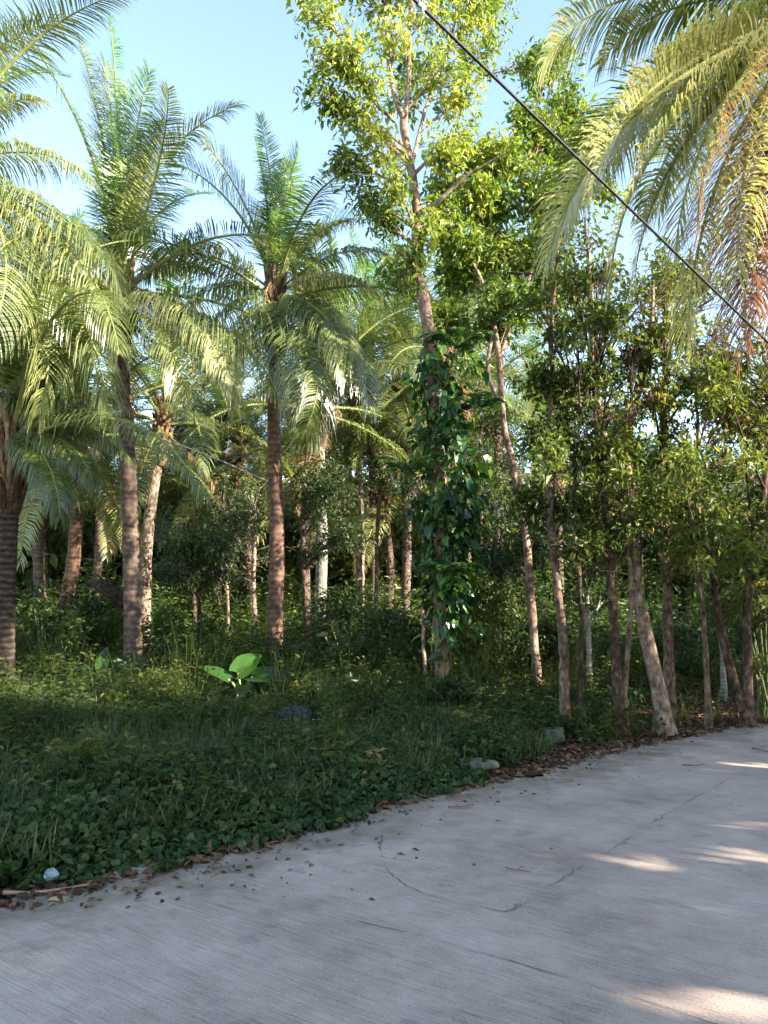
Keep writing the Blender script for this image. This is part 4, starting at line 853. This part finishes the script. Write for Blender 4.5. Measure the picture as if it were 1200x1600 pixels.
# growth gathered round the feet of the trees
Sb = []
for o in bpy.data.objects:
    if o.get('category') in ('tree', 'palm tree') and edist(np.array(o.location)[:2])[0][0] > .3 and o.location[1] < 24:
        q = np.array(o.location)[:2] + rs.normal(size=(22, 2)) * .28; Sb.append(np.column_stack([q, edist(q)[0]]))
Sb = np.vstack(Sb); Sb = Sb[(Sb[:, 2] > .15) & ((Sb[:, 0] < 3) | (rs.rand(len(Sb)) < .3))]
weeds(Sb, .12 + .38 * rs.rand(len(Sb)), 15, .10, .05, 'weed_leaf', 'young shoots crowding the feet of the trees', 'seedlings', 'seedlings', .5)
# leaf litter
S = np.vstack([scatter(16000, .0, 3.4, .3, xlim=(.5, 12), ymax=16, ymin=6), scatter(2600, -.12, .3, 1.2), scatter(2500, 3, 9, .3, ymin=8, ymax=22)])
n = len(S); sc = .05 + .07 * rs.rand(n); mb = MB(); zz = np.where(S[:, 2] < 0, .006, hz(S[:, 0], S[:, 1]) + .012) + .02 * rs.rand(n) ** 2
D = rs.normal(size=(n, 3)); D[:, 2] *= .15; leaves(mb, np.column_stack([S[:, :2], zz]), D, sc, sc * .5, np.clip(.5 + .25 * rs.normal(size=n), 0, 1), LEAF7, N=np.array([0, 0, 1]) + .35 * rs.normal(size=(n, 3)))
S2 = []
while len(S2) < 420:                                 # blown a little way onto the concrete
    px, py = rs.uniform(0, 1200), rs.uniform(1130, 1420); p = gnd(px, py); dd = edist(p)[0][0]
    if -2.2 < dd < 0 and rs.rand() < math.exp(dd * 4): S2.append(p)
S2 = np.array(S2); n = len(S2); S2[:, 2] = .008; sc = .025 + .045 * rs.rand(n); D = rs.normal(size=(n, 3)); D[:, 2] *= .1
leaves(mb, S2, D, sc, sc * .45, np.clip(.4 + .3 * rs.normal(size=n), 0, 1), LEAF5, N=np.array([0, 0, 1]) + .3 * rs.normal(size=(n, 3)))
prop(mb.build('leaf_litter', M['litter_leaf']), 'fallen brown leaves along the road edge and under the trees', 'leaf litter', kind='stuff')
# undergrowth deep in the grove
S = scatter(8200, 5.0, 60, .0, xlim=(-34, 34), ymin=13, ymax=48); dpt = np.clip((S[:, 1] - 12) / 14, 0, 1)
h = (.45 + 2.1 * dpt) * (.35 + .9 * patch(S, .35, 3)) * (.6 + .8 * rs.rand(len(S)))
h *= np.interp(S[:, 0], [.5, 2, 6, 9], [1, .45, .45, .8]) ** (S[:, 1] < 19) 
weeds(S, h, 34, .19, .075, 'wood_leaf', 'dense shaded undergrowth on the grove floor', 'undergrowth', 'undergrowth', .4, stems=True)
# far wood closing the view
n = 150000; ang = rs.uniform(-.68, .68, n); rr_ = rs.uniform(32, 66, n); x = rr_ * np.sin(ang); y = rr_ * np.cos(ang)
elv = R(8.2) + R(2.2) * np.sin(ang * 13 + rr_ * .35) * np.cos(ang * 7 + 1) + R(1.2) * np.sin(ang * 31 + rr_ * .9)
z = (1.6 + rr_ * np.tan(elv)) * rs.rand(n) ** .75
P = np.column_stack([x, y, z]); D = rs.normal(size=(n, 3)); D[:, 2] -= .4; mb = MB(); L_ = .4 + .45 * rs.rand(n)
leaves(mb, P, D, L_, L_ * .42, np.clip(.55 + .2 * np.sin(ang * 60 + z) + .18 * rs.normal(size=n), 0, 1), LEAF5)
prop(mb.build('far_wood', M['wood_leaf']), 'distant wood closing off the view behind the palm grove', 'wood', kind='stuff')
# tiny white flowers
pts = [at(rs.normal() * 14 + 48, 1150 + rs.normal() * 5, 9.6) for _ in range(12)] + [at(355 + rs.normal() * 12, 1138 + rs.normal() * 3, 10.4) for _ in range(9)] + [at(500 + 16 * rs.normal(), 1150 + 6 * rs.normal(), 10.2) for _ in range(7)]
mb = MB()
for p in pts:
    p[2] = max(p[2], .25)
    for k in range(6):
        a = k * 1.05; leaves(mb, p[None], np.array([[math.cos(a), math.sin(a), .3]]), .022, .014, .6, LEAF5)
prop(mb.build('wildflowers', M['petal']), 'tiny white flowers dotted among the weeds', 'flowers', kind='stuff')

# ------------------------------------------------------------------ stones, litter, sticks
def rock(name, label, cat, px, py, Y, size, mat, seed, flat=1.0, lift=.25):
    r_ = np.random.RandomState(seed); nu, nv = 18, 12; V = []; off = r_.rand(6) * 6
    for j in range(nv + 1):
        ph = math.pi * j / nv
        for i in range(nu):
            th = 2 * math.pi * i / nu; d = np.array([math.sin(ph) * math.cos(th), math.sin(ph) * math.sin(th), math.cos(ph)])
            k = 1 + .14 * math.sin(3 * d[0] + off[0]) + .12 * math.sin(4 * d[1] + off[1]) + .10 * math.sin(5 * d[2] + off[2]) + .05 * math.sin(9 * d[0] + 7 * d[1] + off[3])
            k += .10 * math.sin(13 * d[0] + off[4]) * math.sin(11 * d[2] + off[5]); dd = np.clip(d * k, [-.85, -.7, -.8], [.72, .8, .62 + .12 * d[0]]); V.append(dd * size)
    V = np.array(V); ii, jj = np.meshgrid(np.arange(nu), np.arange(nv)); a_ = jj * nu + ii; b_ = jj * nu + (ii + 1) % nu
    p = at(px, py, Y) if Y else gnd(px, py); p[2] = hz(p[0], p[1]) + size[2] * lift; mb = MB(); mb.add(V + p, np.stack([a_, b_, b_ + nu, a_ + nu], -1).reshape(-1, 4)[:, ::-1])
    prop(mb.build(name, M[mat], None, p, smooth=True), label, cat)
rock('boulder', 'grey rounded boulder among the weeds right of the taro plant', 'boulder', 462, 1130, 10.6, np.array([.31, .25, .27]), 'rock', 1, lift=.5)
rock('boulder', 'mossy grey-green rock at the foot of the slim speckled roadside tree', 'rock', 864, 1158, None, np.array([.20, .16, .16]), 'rock_moss', 2, lift=.6)
rock('stone_slab', 'flat pale stone lying in the weeds near the middle of the road edge', 'stone', 750, 1198, None, np.array([.26, .17, .07]), 'slab', 3, lift=.9)
rock('stone', 'small pale stone on the road edge where the vertical crack begins', 'stone', 608, 1262, None, np.array([.13, .09, .03]), 'slab', 4, lift=.8)
rock('stone', 'small dark stone in the litter left of the mossy rock', 'stone', 838, 1165, None, np.array([.11, .09, .08]), 'rock', 5, lift=.6)
# crumpled bag
p = gnd(79, 1376); r_ = np.random.RandomState(5); V = []; nu, nv = 16, 10
for j in range(nv + 1):
    for i in range(nu):
        ph, th = math.pi * j / nv, 2 * math.pi * i / nu; d = np.array([math.sin(ph) * math.cos(th), math.sin(ph) * math.sin(th), math.cos(ph)]); V.append(d * np.array([.042, .035, .032]) * (1 + .07 * r_.normal() + .12 * math.sin(3 * th + ph)))
ii, jj = np.meshgrid(np.arange(nu), np.arange(nv)); a_ = jj * nu + ii; b_ = jj * nu + (ii + 1) % nu
mb = MB(); p[2] = .035; mb.add(np.array(V) + p, np.stack([a_, b_, b_ + nu, a_ + nu], -1).reshape(-1, 4)); prop(mb.build('crumpled_bag', M['plastic'], None, p), 'crumpled pale blue plastic bag in the litter by the road edge', 'litter')
def stick(label, pxs, r, mat='twig', z=.012, name='fallen_stick', fork=None):
    P = smooth_path(np.array([gnd(*q_) for q_ in pxs]), .05); P[:, 2] = z + r; P[1:-1, :2] += .004 * rs.normal(size=(len(P) - 2, 2)); mb = MB(); tube(mb, P, np.linspace(r, r * .45, len(P)), 6, .5)
    if fork: Q_ = smooth_path(np.array([gnd(*q_) for q_ in fork]), .04); Q_[:, 2] = z + r; tube(mb, Q_, r * .45, 5, .5)
    prop(mb.build(name, M[mat]), label, 'stick', 'twigs on the road edge')
stick('long pale dry stick lying below the crumpled bag', [(5, 1401), (60, 1400), (120, 1391), (160, 1384)], .011, 'twig_pale', .01)
stick('dark twig lying along the concrete edge left of the middle', [(190, 1397), (225, 1389), (262, 1376), (272, 1368)], .006, fork=[(225, 1389), (240, 1378), (250, 1368)])
stick('thin twig on the concrete below the vertical crack start', [(418, 1321), (440, 1317), (462, 1315)], .004)
stick('thin dark twig left of the sunlit patch in mid road', [(790, 1359), (806, 1363), (830, 1367)], .005, fork=[(806, 1363), (815, 1359), (818, 1357)])
stick('forked twig on the concrete nearest the flat pale stone', [(695, 1251), (720, 1249), (738, 1250)], .006, fork=[(705, 1250), (712, 1246), (722, 1245)])
stick('curved twig at the road edge just below the forked one', [(700, 1264), (722, 1264), (741, 1260)], .006)
stick('dark twig beside the far sunlit streak on the road', [(1066, 1198), (1085, 1199), (1100, 1196)], .008)
stick('crooked twigs near the right border on the far part of the road', [(1175, 1172), (1190, 1174), (1200, 1178)], .010, fork=[(1182, 1173), (1192, 1169), (1199, 1168)])
stick('small curled leaf stalk on the concrete by the left verge', [(331, 1357), (338, 1353), (346, 1355), (344, 1360), (334, 1360)], .005)

# ------------------------------------------------------------------ wires
def cable(name, label, cat, pts, r, mat, n=60, sag=0., ties=()):
    P = smooth_path(np.array(pts), .15); L = np.linspace(0, 1, len(P)); P[:, 2] -= sag * 4 * L * (1 - L)
    mb = MB(); tube(mb, P, r, 8, .5); o = prop(mb.build(name, M[mat], None, P[0], smooth=True), label, cat); return o
a_, b_ = at(648, 0, 4.6), at(1205, 540, 7.4); dv = b_ - a_
pa, pb = a_ - dv * 1.6, b_ + dv * 1.8
ca = cable('power_cable', 'thick black overhead cable crossing the upper right corner', 'cable', [pa, a_, b_, pb], .0115, 'cable')
tb = MB(); q0 = a_ + dv * .012; dn = unit(dv)
tube(tb, np.array([q0 - dn * .03, q0, q0 + dn * .03]), .019, 8); tube(tb, np.array([q0, q0 + np.array([.02, 0, -.06]), q0 + np.array([.05, 0, -.09])]), .005, 5); tb.build('cable_tie', M['tie'], ca, P0_ if False else pa)
# poles that carry the cable, outside the picture
cable('thin_wire', 'thin pale wire slanting across the left palm trunks', 'wire', [at(-60, 592, 13.0), at(130, 645, 13.4), at(300, 702, 13.8), at(420, 752, 14.2)], .0045, 'wire')
cable('thin_wire', 'upper thin wire between the crowns of the two left palms', 'wire', [at(190, 560, 14.8), at(260, 628, 15.2), at(330, 668, 15.6), at(425, 700, 15.9)], .0035, 'wire')
def barbed(label, pts):
    P = smooth_path(np.array(pts), .12); mb = MB(); tube(mb, P, .0055, 5, .4)
    for k in range(2, len(P) - 2, 2):
        c = P[k]; 
        for _ in range(2): e_ = c + randdir(1)[0] * .03; tube(mb, np.array([c - (e_ - c), c, e_]), .0025, 4, .4)
    prop(mb.build('barbed_wire', M['wire_dark'], None, P[0]), label, 'wire', 'barbed wire strung between the trunks')
barbed('barbed wire running from the left border to the tall pale palm trunk', [at(-40, 848, 14.2), at(60, 864, 14.4), at(140, 874, 14.6), at(208, 885, 14.8)])
barbed('barbed wire sagging from the tall pale palm to the vine-clad tree', [at(208, 885, 14.8), at(320, 896, 15.3), at(431, 908, 15.8), at(560, 928, 14.6), at(680, 930, 13.2)])
# charred log caught against the palm trunk
lg = at(172, 925, 15.3); mb = MB(); P = smooth_path(np.array([at(140, 908, 15.4), at(165, 920, 15.3), at(205, 950, 15.35)]), .08); tube(mb, P, np.interp(np.linspace(0, 1, len(P)), [0, .3, 1], [.03, .13, .15]), 9, .3)
tube(mb, smooth_path(np.array([at(200, 948, 15.35), at(206, 1010, 15.5), at(210, 1060, 15.6)]), .1), .10, 8, .3)
prop(mb.build('broken_stump', M['bark_dark'], None, P[0], smooth=True), 'dark broken stump leaning against the tall pale palm trunk', 'stump')

# ------------------------------------------------------------------ unseen trees across the road, crowns cut to shape the shade and sun flecks
k = 0
for row in range(3):
    for t_ in np.arange(-7, 34, 3.0):
        t_ = t_ + rs.normal() * .4 + row * 1.5
        s_ = max(7.8, 3.6 + .49 * t_) + row * 3.2 + rs.rand()
        bx, by = s_ * SH[0] - t_ * SH[1], s_ * SH[1] + t_ * SH[0]
        vmax = np.interp(t_, [-8, 3.5, 5.5, 7, 10.5, 13, 20, 34], [5.5, 5.2, 4.6, 3.8, 3.0, 2.6, 2.6, 3.0]) - .3 + .3 * rs.normal()
        topz = (vmax + s_ * math.sin(SUN_EL)) / math.cos(SUN_EL); lowz = 2.4
        b = np.array([bx, by, -.05]); T = Tree('unseen shade tree across the road, behind the viewer, crown cut to shape the light', 'unseen shade trees across the road', b, 'bark_mid', 'tree_leaf')
        T.trunk([b, b + [.1, 0, topz * .35], b + [0, .1, topz * .7], b + [0, 0, topz * .92]], [.16, .13, .09, .04], .5, 8)
        cz = (topz + lowz) / 2; n = 5200
        q_ = randdir(n) * (rs.rand(n, 1) ** .45) * [2.5, 2.5, (topz - lowz) / 2]
        P = np.array([bx, by, cz]) + q_ + rs.normal(size=(n, 3)) * .15; s2, t2, v2 = stv(P); kk = (v2 < vmax + .2 * np.sin(t2 * 4)) & (P[:, 2] > 2.0); P = P[kk]; n = len(P)
        D = rs.normal(size=(n, 3)); D[:, 2] -= .5
        T.lf.append((P, D, .26 * (.8 + .5 * rs.rand(n)), np.clip(.45 + .15 * rs.normal(size=n), 0, 1), .62))
        for j in range(14):
            z_ = lowz + (topz - lowz) * rs.rand() * .8; a = rs.rand() * 6.28; q1, q2 = b + [0, 0, z_], b + [math.cos(a) * 1.8, math.sin(a) * 1.8, z_ + .8]
            if sunlit_keep(q1 + (q2 - q1) * np.linspace(0, 1, 12)[:, None], .1).all(): T.limb(q1, q2, .03, .01)
        T.finish(margin=.14)
print('objects', len(bpy.data.objects))
